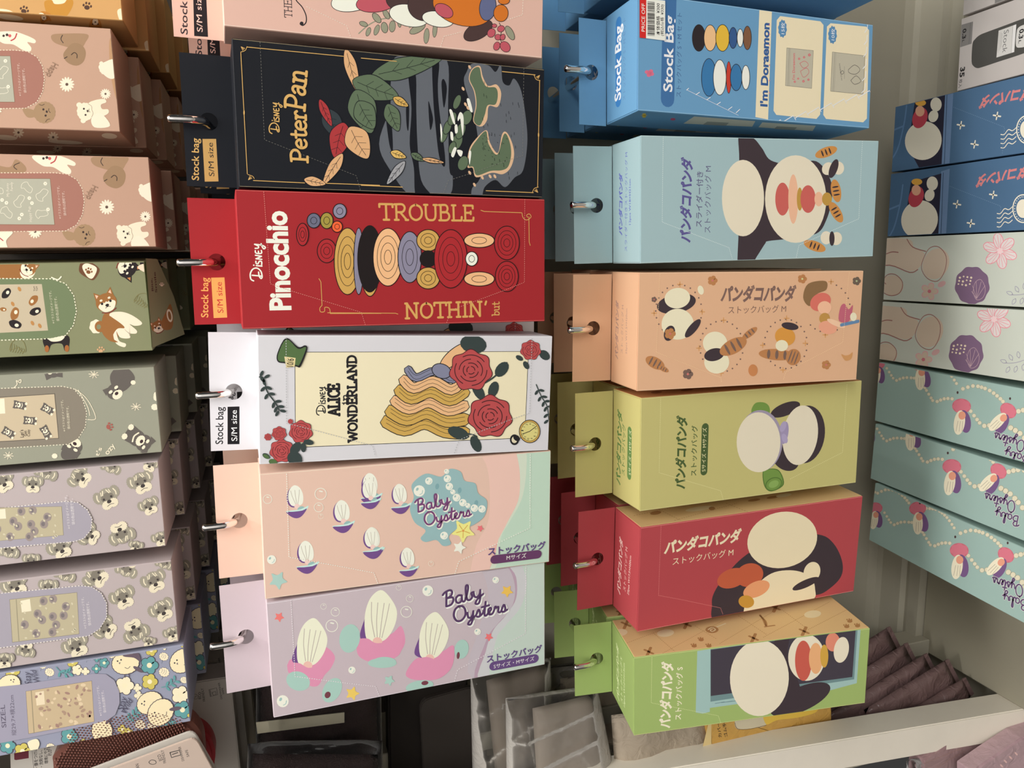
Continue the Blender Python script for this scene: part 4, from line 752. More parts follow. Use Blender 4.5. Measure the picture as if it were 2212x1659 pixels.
hang(-169.7, -277.3, .4, 1.1, .1, 98.7, 231.1, 52.5, .1, 95.2, 17.5, 19.4, YGR, YGR, (182, 174, 104), 'yellow-green carton with dark green title and two green rolls printed on it', GL_, art_ygreen, topart=top_ygreen, top=(200, 196, 142), left=(1, (196, 142, 92)), sideart=orange_side, edge=(210, 205, 150), clabel='%s yellow-green carton from the front on its hook, behind the green-lettered one', hook_label='chrome hook through the yellow-green tab')
hang(-279.3, -280.1, -2.7, .3, -.3, 98.9, 236, 50.5, -.8, 97.2, 16.7, 19.6, LRD, LRD, (166, 52, 58), 'rose red carton with slanted cream lettering and a big black and cream print', GL_, art_lred, topart=top_lred, top=(196, 86, 98), left=(1, TAN), sideart=tan_side_red, edge=(220, 150, 140), clabel='%s rose red carton from the front on its hook, behind the cream-lettered one', hook_label='chrome hook through the rose red tab of the lower row')
hang(-378.9, -280.1, -1.8, -8.4, -1.6, 75.8, 222.7, 65.5, -.4, 73.3, 14.7, 21.8, LGR, LGR, (140, 166, 96), 'green carton with a pale blue window print and a tan side, beside the white upright', GL_, art_lgreen, topart=top_lgreen, top=(160, 190, 112), left=(1, TAN), sideart=tan_side, edge=(205, 200, 140), copies=2, clabel='%s green carton from the front on its hook, behind the one with the window print', cdx=.002, hook_label='chrome hook through the green tab beside the white upright')
# ---------------------------------------------------------------- top row: slim pet-print cartons
def noteT(a, A, B, A2, B2, c=(205, 180, 165)):
    a.T(c, '※イラストはイメージです。', A, B, .004); a.T(c, '袋の色は透明です。', A2, B2, .004)
def poodle(a, x, y, s, t, c=(150, 122, 92)):
    a.icon(x, y, s, t); a.wavy(c, 0, 0, 1, 1, 18, .025); a.E((58, 46, 42), -.3, .0, .1).E((58, 46, 42), .3, .0, .1).E((58, 46, 42), 0, .22, .12, .09).S((58, 46, 42), [(-.2, .5), (0, .42), (.2, .5)], .05).S((90, 70, 55), [(-.85, -.2), (-.7, .0), (-.72, .25)], .06).S((90, 70, 55), [(.85, -.2), (.7, .0), (.72, .25)], .06).icon()
def bichon(a, x, y, s, t, body=True):
    W_ = (216, 204, 178); D_ = (62, 50, 46); a.icon(x, y, s, t)
    if body: a.B(W_, [(-.7, .5), (.7, .5), (.95, 1.4), (.8, 2.4), (.4, 2.5), (.3, 1.9), (-.2, 1.9), (-.4, 2.5), (-.85, 2.4), (-1, 1.4)], 5)
    a.wavy(W_, 0, 0, 1, .9, 14, .03).E(W_, -.9, -.45, .28, .3).E(W_, .9, -.45, .28, .3)
    if body: a.S((150, 130, 110), [(-.75, .55), (-.4, .8), (0, .78), (.4, .84), (.75, .55)], .05)
    a.E(D_, -.35, -.05, .11).E(D_, .35, -.05, .11).E(D_, 0, .28, .14, .1).S(D_, [(-.18, .5), (0, .42), (.18, .5)], .05).icon()
def daisy(a, x, y, r): a.petals((216, 206, 182), x, y, r, 14, (92, 74, 62), .3, 0, .2)
def backdog(a, x, y, s, t, c=(142, 114, 86)):
    a.icon(x, y, s, t); a.B(c, [(-.9, -.2), (-.5, -.9), (.3, -1), (.9, -.5), (1, .4), (.5, 1), (-.4, 1), (-1, .5)]).S((66, 52, 44), [(-.3, .2), (-.1, -.1), (.2, .0), (.3, .3)], .08).S((66, 52, 44), [(-.6, .5), (-.8, .75)], .08).icon()
FB = (176, 142, 120); FP = (150, 104, 90)
def art_u3(a, k=kA, dx=0, dy=0, big=True):
    a.k(*k, dx, dy)
    a.B((148, 118, 90), [(-60, 1050), (60, 1070), (100, 1020), (160, 1060), (160, 1100), (60, 1110), (-60, 1100)]).S((66, 52, 44), [(125, 1042), (95, 1055), (90, 1070), (108, 1085)], 5)
    a.B((216, 206, 182), [(205, 1000), (330, 985), (420, 1010), (480, 1040), (475, 1062), (430, 1055), (455, 1090), (445, 1115), (400, 1105), (340, 1070), (270, 1060)]); a.S((170, 70, 70), [(362, 1000), (350, 1030), (325, 1045)], 8).E((62, 50, 46), 278, 1014, 8).E((62, 50, 46), 300, 1008, 9).E((190, 90, 90), 318, 1014, 10)
    a.B((150, 120, 92), [(585, 1010), (660, 1000), (815, 1005), (800, 1060), (780, 1090), (760, 1100), (680, 1085), (600, 1055)]).S((62, 50, 46), [(655, 1010), (645, 1035), (660, 1060)], 5); backdog(a, 735, 1130, 68, 20)
    daisy(a, 683, 1325, 48); daisy(a, 930, 1386, 34); poodle(a, 540, 1505, 70, -110); a.B((150, 122, 92), [(400, 1480), (470, 1490), (480, 1530), (430, 1535)])
    bichon(a, 800, 1500, 58, -105); a.B((216, 206, 182), [(840, 1540), (900, 1510), (960, 1590), (860, 1600)])
    a.B((170, 132, 96), [(960, 1030), (1010, 1050), (1060, 1200), (1060, 1400), (1010, 1440), (970, 1300), (955, 1150)]); bichon(a, 935, 1225, 46, 20, False); a.B((216, 206, 182), [(885, 1215), (930, 1180), (990, 1170), (990, 1280), (940, 1280)])
    a.B((216, 206, 182), [(-60, 1480), (80, 1482), (40, 1540), (45, 1600), (-60, 1600)]).S((170, 70, 70), [(-5, 1520), (20, 1540)], 7, False); daisy(a, 225, 1482, 44)
    a.P(FP, [(-80, 1108), (350, 1108), (430, 1115), (490, 1150), (525, 1210), (538, 1290), (528, 1370), (490, 1440), (420, 1476), (-80, 1482)])
    a.perf([(-80, 1106), (350, 1106), (430, 1114), (492, 1150), (528, 1210), (540, 1290), (528, 1372), (490, 1440), (420, 1478), (-80, 1484)], (208, 190, 165), 6, 11, 9)
    a.P((120, 92, 72), [(-80, 1140), (323, 1142), (352, 1440), (-80, 1438)]).P((160, 158, 140), [(-80, 1143), (320, 1145), (348, 1437), (-80, 1435)])
    for x, y, s, t in ((170, 1200, 40, 30), (125, 1290, 42, -70), (270, 1250, 44, -60), (265, 1370, 40, -20), (40, 1360, 42, 30), (-20, 1220, 40, 0)):
        a.icon(x, y, s, t); a.S((205, 200, 180), [(-.9, -.2), (-.4, -.8), (.2, -.5), (.9, -.3), (1, .4), (.4, .5), (-.3, .3), (-.7, .5)], .07, True, True).icon()
    for x, y in ((290, 1175), (188, 1268), (205, 1300), (140, 1373), (124, 1398), (42, 1298), (14, 1280), (308, 1340)): a.petals((212, 206, 186), x, y, 12, 6, (150, 130, 90), .9)
    a.T((205, 198, 180), 'Happy Pup', (206, 1420), (196, 1322), .0); a.T((205, 198, 180), 'My Funny', (60, 1258), (56, 1172), .0); a.T((205, 198, 180), 'Family', (84, 1222), (82, 1166), .0)
    noteT(a, (392, 1400), (380, 1190), (425, 1380), (412, 1225))
    a.T((140, 112, 92), 'Happ', (592, 1182), (548, 1268), .01, 36)
def art_u2(a): art_u3(a, kA, -255, -785)
def side_beige(a):
    a.k(*kA)
    for x, y in ((118, 848), (340, 878)): a.petals((216, 206, 182), x, y, 36, 10, (92, 74, 62), .35)
    a.E((216, 206, 182), 40, 880, 70, 16, 5).E((216, 206, 182), 420, 910, 110, 12, 3).E((216, 206, 182), 700, 870, 50, 18, 5)
def corgi(a, x, y, s, t):
    a.icon(x, y, s, t); a.B((176, 116, 48), [(-.9, -.2), (-.85, -1), (-.4, -.6), (.4, -.6), (.85, -1), (.9, -.2), (.5, .6), (-.5, .6)], 4).E((220, 205, 175), 0, .25, .42, .5).E((60, 46, 40), -.4, -.1, .1).E((60, 46, 40), .4, -.1, .1).E((60, 46, 40), 0, .2, .14, .1).icon()
def paw(a, x, y, s, t, c):
    a.icon(x, y, s, t); a.E(c, 0, .25, .55, .45)
    for q, r in ((-.75, -.1), (-.3, -.6), (.3, -.6), (.75, -.1)): a.E(c, q, r, .22, .28, n=10); a.lay -= 1
    a.lay += 1; a.icon()
def art_u1(a):
    a.k(*kA); paw(a, 155, 65, 32, 20, (80, 56, 44)); paw(a, 558, 40, 32, 10, (80, 56, 44)); a.B((222, 206, 172), [(290, -60), (440, -60), (430, 20), (400, 35), (330, 20)]); a.B((182, 128, 52), [(285, 10), (330, 0), (350, 25), (410, 20), (440, -20), (470, 20), (430, 100), (380, 112), (310, 95), (290, 60)]); a.E((222, 206, 172), 400, 135, 72, 34, 10); a.B((222, 206, 172), [(-60, 60), (60, 65), (110, 120), (-60, 120)]); corgi(a, 275, 105, 42, 120)
    a.B((222, 206, 172), [(750, 75), (780, 55), (830, 90), (850, 140), (780, 150)])
def side_corgi(a):
    a.k(*kA); corgi(a, 610, 150, 44, 180); corgi(a, 285, 120, 36, 150); a.E((222, 206, 172), 60, 110, 90, 18, 8)
SB = (142, 96, 52); SW = (220, 208, 182); SK = (38, 32, 32)
def shibahead(a, x, y, s, t, c=SB, inner=(222, 178, 150)):
    a.icon(x, y, s, t); a.P(c, [(-.9, -.3), (-.85, -1.25), (-.3, -.8)]).P(c, [(.9, -.3), (.85, -1.25), (.3, -.8)]).P(inner, [(-.75, -.6), (-.76, -1.02), (-.5, -.82)]).P(inner, [(.75, -.6), (.76, -1.02), (.5, -.82)]).E(c, 0, 0, 1, .86)
    a.B(SW, [(-.85, .2), (-.45, -.1), (-.15, .0), (0, -.1), (.15, .0), (.45, -.1), (.85, .2), (.5, .78), (0, .9), (-.5, .78)], 4).E(SW, -.4, -.32, .14, .1).E(SW, .4, -.32, .14, .1).E(SK, -.42, .0, .12).E(SK, .42, .0, .12).E(SK, 0, .28, .18, .13).S(SK, [(-.25, .5), (0, .42), (.25, .5)], .05).S((120, 50, 44), [(-.7, .8), (0, 1.02), (.7, .8)], .09).icon()
def croissant(a, x, y, s, t):
    a.icon(x, y, s, t)
    for i in range(6): a.S((118, 112, 70), [(-.9 + .3 * i, -.3 + .1 * i), (-.8 + .32 * i, .3), (-.9 + .3 * i, .8)], .06); a.lay -= 1
    a.lay += 1; a.S((118, 112, 70), [(-1, .6), (-.9, -.3), (-.2, -.9), (.6, -.6), (1, .4), (.5, .5), (0, .1), (-.5, .4), (-1, .6)], .06).icon()
def art_u4(a):
    a.k(*kB); GP = (122, 124, 92)
    a.B(SB, [(-60, 70), (80, 66), (180, 62), (225, 95), (222, 150), (170, 180), (90, 185), (-60, 180)]).B(SW, [(130, 140), (200, 110), (225, 140), (200, 178), (150, 182)]); shibahead(a, 180, 115, 52, 40)
    a.B((100, 66, 44), [(505, 120), (520, 80), (570, 74), (628, 110), (635, 140), (600, 192), (560, 180), (515, 150)]).B(SW, [(528, 118), (535, 92), (570, 88), (620, 118), (594, 180), (560, 172)]); paw(a, 568, 135, 26, 20, (120, 76, 46))
    a.B(SK, [(900, 50), (935, 60), (940, 110), (900, 110)]); shibahead(a, 815, 115, 66, 130, SK, (180, 120, 70)); a.B((214, 196, 170), [(880, 110), (920, 90), (940, 130), (920, 140)])
    # standing tan dog
    a.wavy(SW, 615, 490, 42, 44, 7, .05).E(SB, 640, 490, 34, 36).E(GP, 632, 492, 14, 16)
    a.B(SB, [(660, 420), (700, 400), (760, 425), (800, 425), (850, 440), (870, 450), (830, 470), (795, 500), (760, 520), (750, 590), (700, 570), (650, 520)]); a.B(SW, [(700, 410), (770, 395), (840, 415), (905, 460), (900, 480), (860, 485), (830, 475), (875, 515), (868, 535), (820, 530), (790, 500), (832, 545), (825, 565), (770, 560), (745, 520), (762, 580), (805, 600), (795, 622), (745, 600), (725, 545), (730, 480)]); a.B(SB, [(690, 420), (730, 440), (785, 480), (795, 500), (750, 505), (720, 560), (755, 590), (700, 580), (655, 530), (655, 460)]); shibahead(a, 680, 335, 68, -20)
    croissant(a, 915, 322, 50, 30); croissant(a, 118, 618, 52, 10); paw(a, 645, 640, 26, 0, (190, 150, 110))
    a.B(SK, [(285, 560), (430, 545), (440, 620), (415, 645), (395, 600), (330, 605), (310, 645), (285, 620)]).E((150, 92, 48), 300, 632, 14, 22).E((150, 92, 48), 428, 630, 14, 22).B(SW, [(310, 558), (410, 550), (390, 580), (330, 585)])
    a.P((104, 116, 84), [(-80, 182), (330, 184), (420, 215), (470, 290), (488, 390), (470, 480), (420, 545), (330, 565), (-80, 578)]); a.perf([(-80, 182), (330, 184), (420, 215), (472, 290), (490, 390), (470, 482), (420, 547), (330, 567), (-80, 580)], (212, 208, 180), 7, 12, 10); a.S((220, 216, 190), [(330, 175), (370, 190), (392, 170)], 8)
    a.P((178, 164, 138), [(-80, 222), (268, 218), (308, 515), (-80, 534)])
    for x, y, s, c, t in ((40, 280, 40, SK, -60), (215, 320, 40, SB, 120), (95, 410, 44, SB, -80), (225, 395, 40, SK, -30), (95, 475, 44, SK, 10), (20, 380, 22, SB, 0)): a.icon(x, y, s, t); a.B(c, [(-.9, -.2), (-.3, -.6), (.5, -.5), (1, -.1), (.7, .5), (-.4, .5)]).E(SW, .3, .1, .3, .25).icon()
    for x, y in ((125, 250), (82, 345), (208, 468), (255, 485), (-10, 310)): a.E((170, 122, 70), x, y, 16, 10, 60)
    a.T((80, 70, 60), 'Yum', (228, 262), (222, 232), .0); a.T((80, 70, 60), 'Yum', (244, 262), (238, 232), .0)
    noteT(a, (350, 470), (328, 262), (380, 455), (362, 300), (190, 186, 158))
def under_u4(a):
    a.k(*kB); a.T((74, 50, 46), 'Bite,', (983, 262), (974, 180), .02, 15); a.T((74, 50, 46), 'Smile', (1006, 272), (995, 140), .02, 15); shibahead(a, 1010, 490, 42, -30); a.B(SB, [(1030, 470), (1060, 400), (1090, 345), (1108, 420), (1100, 500), (1050, 510)]); a.E(SW, 1085, 420, 18, 42, -10).E(SB, 1085, 420, 10, 28, -10); paw(a, 1035, 222, 16, 0, SW)
SG = (92, 86, 80)
def schn(a, x, y, s, t, body=1):
    a.icon(x, y, s, t)
    if body: a.B(SG, [(-.7, .4), (.7, .4), (.9, 1.3), (.8, 2.2), (-.8, 2.2), (-.9, 1.3)], 4).wavy(SW, -.62, 2.15, .34, .3, 8, .05).wavy(SW, .62, 2.15, .34, .3, 8, .05).S(SW, [(-.6, 1.1), (0, 1.3), (.6, 1.1)], .16)
    a.E(SG, 0, 0, .95, .85).P(SG, [(-1.05, -.2), (-.95, -1), (-.3, -.8)]).P(SG, [(1.05, -.2), (.95, -1), (.3, -.8)]).wavy(SW, 0, .45, .62, .46, 16, .05).wavy(SW, -.4, -.25, .24, .16, 9, .06).wavy(SW, .4, -.25, .24, .16, 9, .06).E((50, 44, 44), -.36, .0, .09).E((50, 44, 44), .36, .0, .09).E((60, 44, 46), 0, .3, .22, .17).icon()
def art_u5(a):
    a.k(*kB)
    schn(a, 340, 770, 56, 170, 1); a.B(SG, [(706, 800), (750, 750), (820, 760), (862, 810), (850, 850), (800, 900), (740, 910), (712, 860)]); schn(a, 735, 905, 58, -40, 0); a.wavy(SW, 852, 848, 16, 14, 8, .05)
    schn(a, 920, 1235, 58, 125, 1); schn(a, 1025, 930, 46, 80, 0); a.wavy(SW, 990, 1005, 22, 20, 8, .05).wavy(SW, 1000, 945, 18, 20, 8, .05)
    a.B(SG, [(430, 1250), (510, 1270), (490, 1330), (410, 1340), (390, 1300)]); schn(a, 470, 1255, 60, -150, 0); a.wavy(SW, 350, 1318, 18, 16, 8, .05)
    for x, y in ((600, 797), (870, 1003), (55, 1315)):
        for q in range(4): t = math.radians(45 * q + 10); a.S(SW, [(x - 32 * math.cos(t), y - 24 * math.sin(t)), (x + 32 * math.cos(t), y + 24 * math.sin(t))], 4, False); a.lay -= 1
        a.lay += 1
    paw(a, 700, 1130, 28, 75, (150, 84, 74)); a.T(SW, "t's", (630, 1322), (655, 1268), .01, 26); a.T(SW, 'ozy', (690, 1312), (740, 1252), .01, 22); a.S(SW, [(85, 885), (110, 860), (105, 835), (130, 850), (135, 830), (120, 835)], 5)
    a.P((124, 116, 102), [(-80, 890), (400, 874), (470, 890), (525, 950), (552, 1040), (545, 1130), (500, 1205), (440, 1240), (-80, 1272)]); a.perf([(-80, 888), (400, 872), (472, 888), (528, 950), (555, 1040), (547, 1132), (500, 1208), (440, 1243), (-80, 1275)], (208, 200, 176), 6, 11, 9); a.S(SW, [(480, 890), (545, 940), (590, 1010), (612, 1080), (560, 1085)], 4).S(SW, [(500, 895), (560, 1000), (575, 1060)], 4)
    a.P((80, 72, 64), [(-80, 946), (352, 918), (378, 1206), (-80, 1232)]).P((182, 166, 138), [(-80, 950), (348, 922), (374, 1203), (-80, 1228)]); a.P(SW, [(-80, 960), (28, 950), (34, 1046), (-80, 1052)])
    for x, y, t in ((110, 990, -80), (290, 1010, -60), (175, 1090, -85), (40, 1160, -60), (285, 1150, -30)): schn(a, x, y, 26, t, 1)
    a.T((70, 60, 54), "Let's", (152, 1198), (148, 1150), .0); a.T((70, 60, 54), 'Get', (172, 1190), (170, 1155), .0); a.T((70, 60, 54), 'Cozy', (192, 1192), (190, 1148), .0)
    noteT(a, (420, 1160), (404, 960), (450, 1145), (440, 1000), (205, 196, 172))
def schnhead(a, x, y, s, t):
    g, d, w = (144, 138, 122), (118, 112, 100), (208, 198, 172); a.icon(x, y, s, t); a.wavy(g, -.78, -.35, .4, .52, 16, .06).wavy(g, .78, -.35, .4, .52, 16, .06).wavy(g, 0, -.1, .82, .82, 24, .05).wavy(d, 0, -.1, .56, .4, 12, .05)
    for sx in (-1, 1): a.S(w, [(sx * .75, -.6), (sx * .85, -.3), (sx * .8, -.05)], .1).S(w, [(sx * .15, -.75), (sx * .3, -.4)], .09, False).S(w, [(sx * .36, -.7), (sx * .42, -.4)], .07, False)
    a.wavy(w, -.3, .5, .42, .38, 14, .08).wavy(w, .3, .5, .42, .38, 14, .08).E((62, 56, 54), 0, .28, .2, .15).E((62, 56, 54), -.34, -.05, .1).E((62, 56, 54), .34, -.05, .1).S((90, 84, 76), [(-.3, .6), (0, .52), (.3, .6)], .05).icon()
def art_heads(a, k2, lst, patch, pic, note):
    a.k(*kC)
    for x, y, s, t in lst: schnhead(a, x, y, s * .86, t)
    a.P((150, 144, 152), patch); a.perf(patch, (208, 200, 190), 6, 11, 9)
    a.P((110, 104, 92), pic); m = [sum(p[i] for p in pic) / 4 for i in (0, 1)]; ins = [(m[0] + (x - m[0]) * .99, m[1] + (y - m[1]) * .985) for x, y in pic]; a.P((170, 160, 132), ins)
    (x0, y0), (x1, y1), (x2, y2), (x3, y3) = pic
    L = lambda s_, t: (x0 + (x1 - x0) * s_ + (x3 - x0) * t, y0 + (y1 - y0) * s_ + (y3 - y0) * t)
    a.S((138, 130, 108), [L(.1, .02), L(.1, .98)], 5, False).P((214, 204, 178), [L(.16, .06), L(.3, .04), L(.31, .32), L(.17, .33)])
    for s_, t in ((.5, .12), (.64, .1), (.4, .4), (.46, .55), (.62, .5), (.78, .5), (.82, .3), (.2, .62), (.66, .7), (.36, .85), (.6, .86)): x, y = L(s_, t); a.E((140, 128, 122), x, y, 26, 28); a.E((112, 104, 104), x - 6, y, 12, 14)
    R = random.Random(5)
    for i in range(26): x, y = L(R.uniform(.16, .95), R.uniform(.08, .95)); a.E((190, 182, 155), x, y, 9, 6, R.uniform(0, 90), 8); a.lay -= 1
    a.lay += 1; noteT(a, *note, (206, 200, 200))
def art_u6(a):
    L = [(515, 1455, 84, -55), (715, 1375, 70, 200), (905, 1490, 88, -25), (690, 1590, 88, -25), (960, 1372, 60, 20), (955, 1640, 70, -25), (20, 1485, 84, -30), (210, 1500, 70, 0), (300, 1405, 80, 200)]
    art_heads(a, kC, [(x * 1.002, y * 1.002 - 1662, s, t) for x, y, s, t in L] + [(775, 150, 90, 160), (1030, 190, 60, -20), (575, 165, 80, -60), (390, 250, 88, -30), (60, 255, 70, 190), (870, 240, 50, 10), (200, 330, 60, 0)],
      [(-80, 0), (420, -52), (500, -45), (560, 0), (592, 60), (585, 130), (540, 185), (480, 205), (-80, 255)], [(-120, -10), (398, -20), (410, 165), (-120, 212)], ((452, 122), (432, -90), (482, 96), (468, -70)))
def art_u7(a):
    art_heads(a, kC, [(620, 430, 92, -55), (815, 375, 76, 200), (990, 465, 86, -25), (790, 570, 88, -25), (1040, 650, 86, -30), (865, 775, 90, 155), (680, 765, 84, -60), (490, 880, 92, -30), (1105, 800, 60, -20), (100, 490, 92, -30), (420, 400, 76, 200), (1055, 335, 60, 200), (310, 500, 66, 0), (165, 895, 66, 190), (955, 850, 46, 10), (30, 970, 66, 0)],
      [(-80, 545), (520, 488), (590, 495), (650, 535), (685, 600), (685, 690), (640, 765), (570, 810), (-80, 898)], [(62, 576), (496, 530), (510, 798), (80, 852)], ((556, 762), (538, 562), (586, 742), (570, 592)))
def bird(a, x, y, s, t, fl=1):
    O = (72, 62, 72); W_ = (222, 206, 168); a.icon(x, y, s, t); a.wavy(O, 0, 0, 1.05, .86, 22, .02).wavy(W_, 0, 0, 1, .81, 22, .02).E((96, 84, 92), .85 * fl, .62, .42, .14, 40 * fl).E((60, 52, 58), -.55 * fl, -.25, .06).E((60, 52, 58), -.28 * fl, -.3, .06).P((110, 96, 100), [(-.5 * fl, -.12), (-.34 * fl, -.14), (-.44 * fl, .02)]).S(O, [(-.1, .3), (.1, .42), (.3, .3)], .04).S(O, [(-.2, .8), (-.22, 1.05)], .05, False).S(O, [(.1, .8), (.12, 1.05)], .05, False).icon()
def flower(a, x, y, r, c, cc=(222, 210, 175), n=5, o=(72, 62, 72)): a.petals(o, x, y, r * 1.06, n, o, .96); a.petals(c, x, y, r, n, cc, .88, 0, .3)
def mum(a, x, y, r, t=0):
    O = (84, 74, 84); a.icon(x, y, r, t); a.S((90, 100, 110), [(0, .6), (.1, 1.5)], .08, False).wavy(O, 0, 0, 1.05, .9, 11, .07).wavy((220, 208, 178), 0, 0, .98, .83, 11, .07)
    for q in (-.4, 0, .4): a.S(O, [(q - .2, -.5), (q, -.1), (q - .15, .4)], .05); a.lay -= 1
    a.lay += 1; a.icon()
def art_u8(a):
    a.k(*kC); TE = (92, 144, 144); YE = (190, 176, 92); WH = (222, 210, 178); LN = (74, 70, 86)
    for x, y, r in ((272, 1000, 26), (318, 1045, 30), (565, 945, 26), (715, 930, 28), (1050, 945, 30), (1052, 1045, 34), (1180, 1095, 24), (900, 1380, 34), (972, 1392, 28), (325, 1525, 28)): mum(a, x, y, r, 20)
    for x, y, r, c in ((80, 1040, 46, YE), (465, 980, 34, YE), (668, 985, 32, TE), (618, 1022, 28, TE), (620, 955, 24, TE), (495, 1030, 34, WH), (548, 1040, 26, WH), (970, 905, 36, YE), (1055, 880, 22, WH), (958, 1000, 56, TE), (960, 1105, 50, YE), (880, 1145, 28, WH), (890, 1195, 30, WH), (800, 1130, 58, WH), (1158, 1190, 58, WH), (1170, 1285, 56, TE), (785, 1410, 30, YE), (825, 1425, 26, YE), (445, 1455, 54, TE), (50, 1515, 50, TE), (145, 1550, 52, YE), (535, 1490, 20, YE), (1225, 1320, 24, YE), (1170, 860, 24, YE)): flower(a, x, y, r, c, n=4 if r < 32 else 5)
    for pts in ([(360, 1010), (400, 1050), (440, 1045)], [(1035, 1140), (1080, 1130), (1120, 1100)], [(795, 1360), (840, 1330), (875, 1300)], [(1030, 1390), (1070, 1370), (1095, 1355)]): a.sprig(TE, pts, 20, 5, 3)
    bird(a, 805, 985, 86, -10); bird(a, 1170, 970, 86, -40); bird(a, 960, 1240, 84, -30); bird(a, 1030, 1300, 92, -50); bird(a, 655, 1420, 80, -95); bird(a, 60, 1120, 72, -20, -1); a.B(WH, [(180, 1490), (235, 1470), (255, 1500), (240, 1540), (215, 1560), (190, 1530)])
    a.B((96, 82, 92), [(790, 940), (800, 905), (850, 895), (895, 930), (900, 975), (860, 950)], 4)
    for w, A, B in (('Stay', (205, 1120), (190, 1035)), ('Wild', (255, 1100), (230, 1020)), ('Stay', (790, 1292), (815, 1200)), ('Wild', (812, 1305), (858, 1215))): a.T(LN, w, A, B, -.005, None, .4)
    PT = (146, 142, 156); a.P(PT, [(-80, 1142), (130, 1122), (600, 1052), (680, 1055), (735, 1095), (765, 1165), (768, 1240), (740, 1315), (690, 1350), (560, 1385), (200, 1460), (-80, 1512)])
    a.T((88, 82, 96), 'SIZE:L', (42, 1395), (32, 1250), .01, 26); a.T((88, 82, 96), '縦29.7×横22cm', (105, 1445), (88, 1188), .01, 26)
    pic = [(166, 1164), (590, 1096), (606, 1360), (184, 1438)]; a.P((90, 84, 86), pic); m = [sum(p[i] for p in pic) / 4 for i in (0, 1)]; a.P((182, 162, 130), [(m[0] + (x - m[0]) * .992, m[1] + (y - m[1]) * .988) for x, y in pic]); a.S((140, 128, 104), [(202, 1160), (220, 1432)], 5, False); a.P((212, 196, 166), [(228, 1172), (282, 1162), (290, 1248), (236, 1256)])
    R = random.Random(8)
    for i in range(60):
        s_, t = R.uniform(.14, .97), R.uniform(.04, .96); x, y = pic[0][0] + (pic[1][0] - pic[0][0]) * s_ + 18 * t, pic[0][1] + (pic[1][1] - pic[0][1]) * s_ + 270 * t
        a.E(((158, 132, 112), (204, 184, 152), (150, 120, 108))[i % 3], x, y, R.uniform(6, 18), R.uniform(5, 12), R.uniform(0, 180), 10)
        a.lay -= i % 4 != 0
    a.lay += 1; noteT(a, (655, 1320), (635, 1130), (682, 1300), (665, 1160), (205, 198, 200))
def upper(cx, zb, W, yaw, ink, label, clabel, art, sideart=None, flap=0, left=None, pit=0, D=65, H=205, rol=0):
    cx, zb, W, D = cx * 1.107, zb * 1.107, W * 1.107, D * 1.107      # row hangs 6 cm deeper than first read
    r = hang(cx, zb + H + 15, yaw, pit, rol, W, H, D, 0, W * .9, 15, 20, ink, ink, ink, label, GU, art, sideart=sideart, copies=3, clabel=clabel, y=.692, edge=None, left=left, hook_label='chrome hook out of frame above the ' + ' '.join(label.split()[:6]))
    return r
upper(178, 71, 62, 0, (190, 146, 92), 'orange slim carton with corgi heads at the top corner of the picture', '%s orange corgi carton from the front on its hook', art_u1, side_corgi)
upper(110, 78.5, 62, 1, FB, 'beige pink slim carton with poodles and daisies, closest to the orange one', '%s beige pink poodle carton from the front, next to the orange cartons', art_u2, side_beige)
upper(35.5, 63.5, 57, 1, (172, 138, 117), 'beige pink slim carton with poodles and daisies, next to the sage green shiba one', '%s beige pink poodle carton from the front, next to the sage green cartons', art_u3)
u4 = upper(-28.5, 71.5, 59, -2, (122, 124, 92), 'sage green slim carton with shiba dogs and a toast slice', '%s sage green shiba carton from the front on its hook', art_u4)
upper(-99.5, 71.5, 59, -1, (138, 138, 121), 'grey-green slim carton with cartoon schnauzers and white stars', '%s grey-green schnauzer carton from the front on its hook', art_u5)
upper(-166.5, 74.5, 61, 0, (168, 156, 154), 'lavender beige slim carton of grey dog heads, next to the grey-green one', '%s lavender dog-head carton from the front, next to the grey-green cartons', art_u6)
upper(-238.5, 72, 61, 0, (168, 156, 154), 'lavender beige slim carton of grey dog heads, next to the blue bird one', '%s lavender dog-head carton from the front, next to the blue bird cartons', art_u7)
upper(-302, 69, 60, 0, (138, 140, 156), 'dusty blue slim carton with white birds and teal flowers', '%s dusty blue bird carton from the front on its hook', art_u8)

# the green carton's bottom flap hangs open
A_, B_ = atY(329, 751, .6185), atY(315.5, 558, .6185); C_ = atY(399, 722, .655)
ex = (B_ - A_).normalized(); ny = ex.cross(C_ - A_).normalized(); ey = ny.cross(ex)
MF = Matrix(((ex.x, ey.x, ny.x, A_.x), (ex.y, ey.y, ny.y, A_.y), (ex.z, ey.z, ny.z, A_.z), (0, 0, 0, 1)))
b = MB(); Mi = MF.inverted(); tri = [Mi @ p for p in (A_, B_, atY(340, 560, .630), atY(372, 640, .646), C_)]
sg = 1 if (CAM - A_).dot(ny) > 0 else -1
for q in (0, -.0005 * sg): b.poly([Vector((p.x, p.y, q)) for p in tri], mat((122, 124, 92)), Vector((0, 0, sg if q == 0 else -sg)))
xs = [p.x for p in tri]; ys = [p.y for p in tri]
under_u4(Art(b, MF, 2, 0, sg, (min(xs), max(xs), min(ys), max(ys)), flip=sg < 0))
o = b.build('bottom_flap', u4); o.matrix_basis = u4.matrix_world.inverted() @ MF
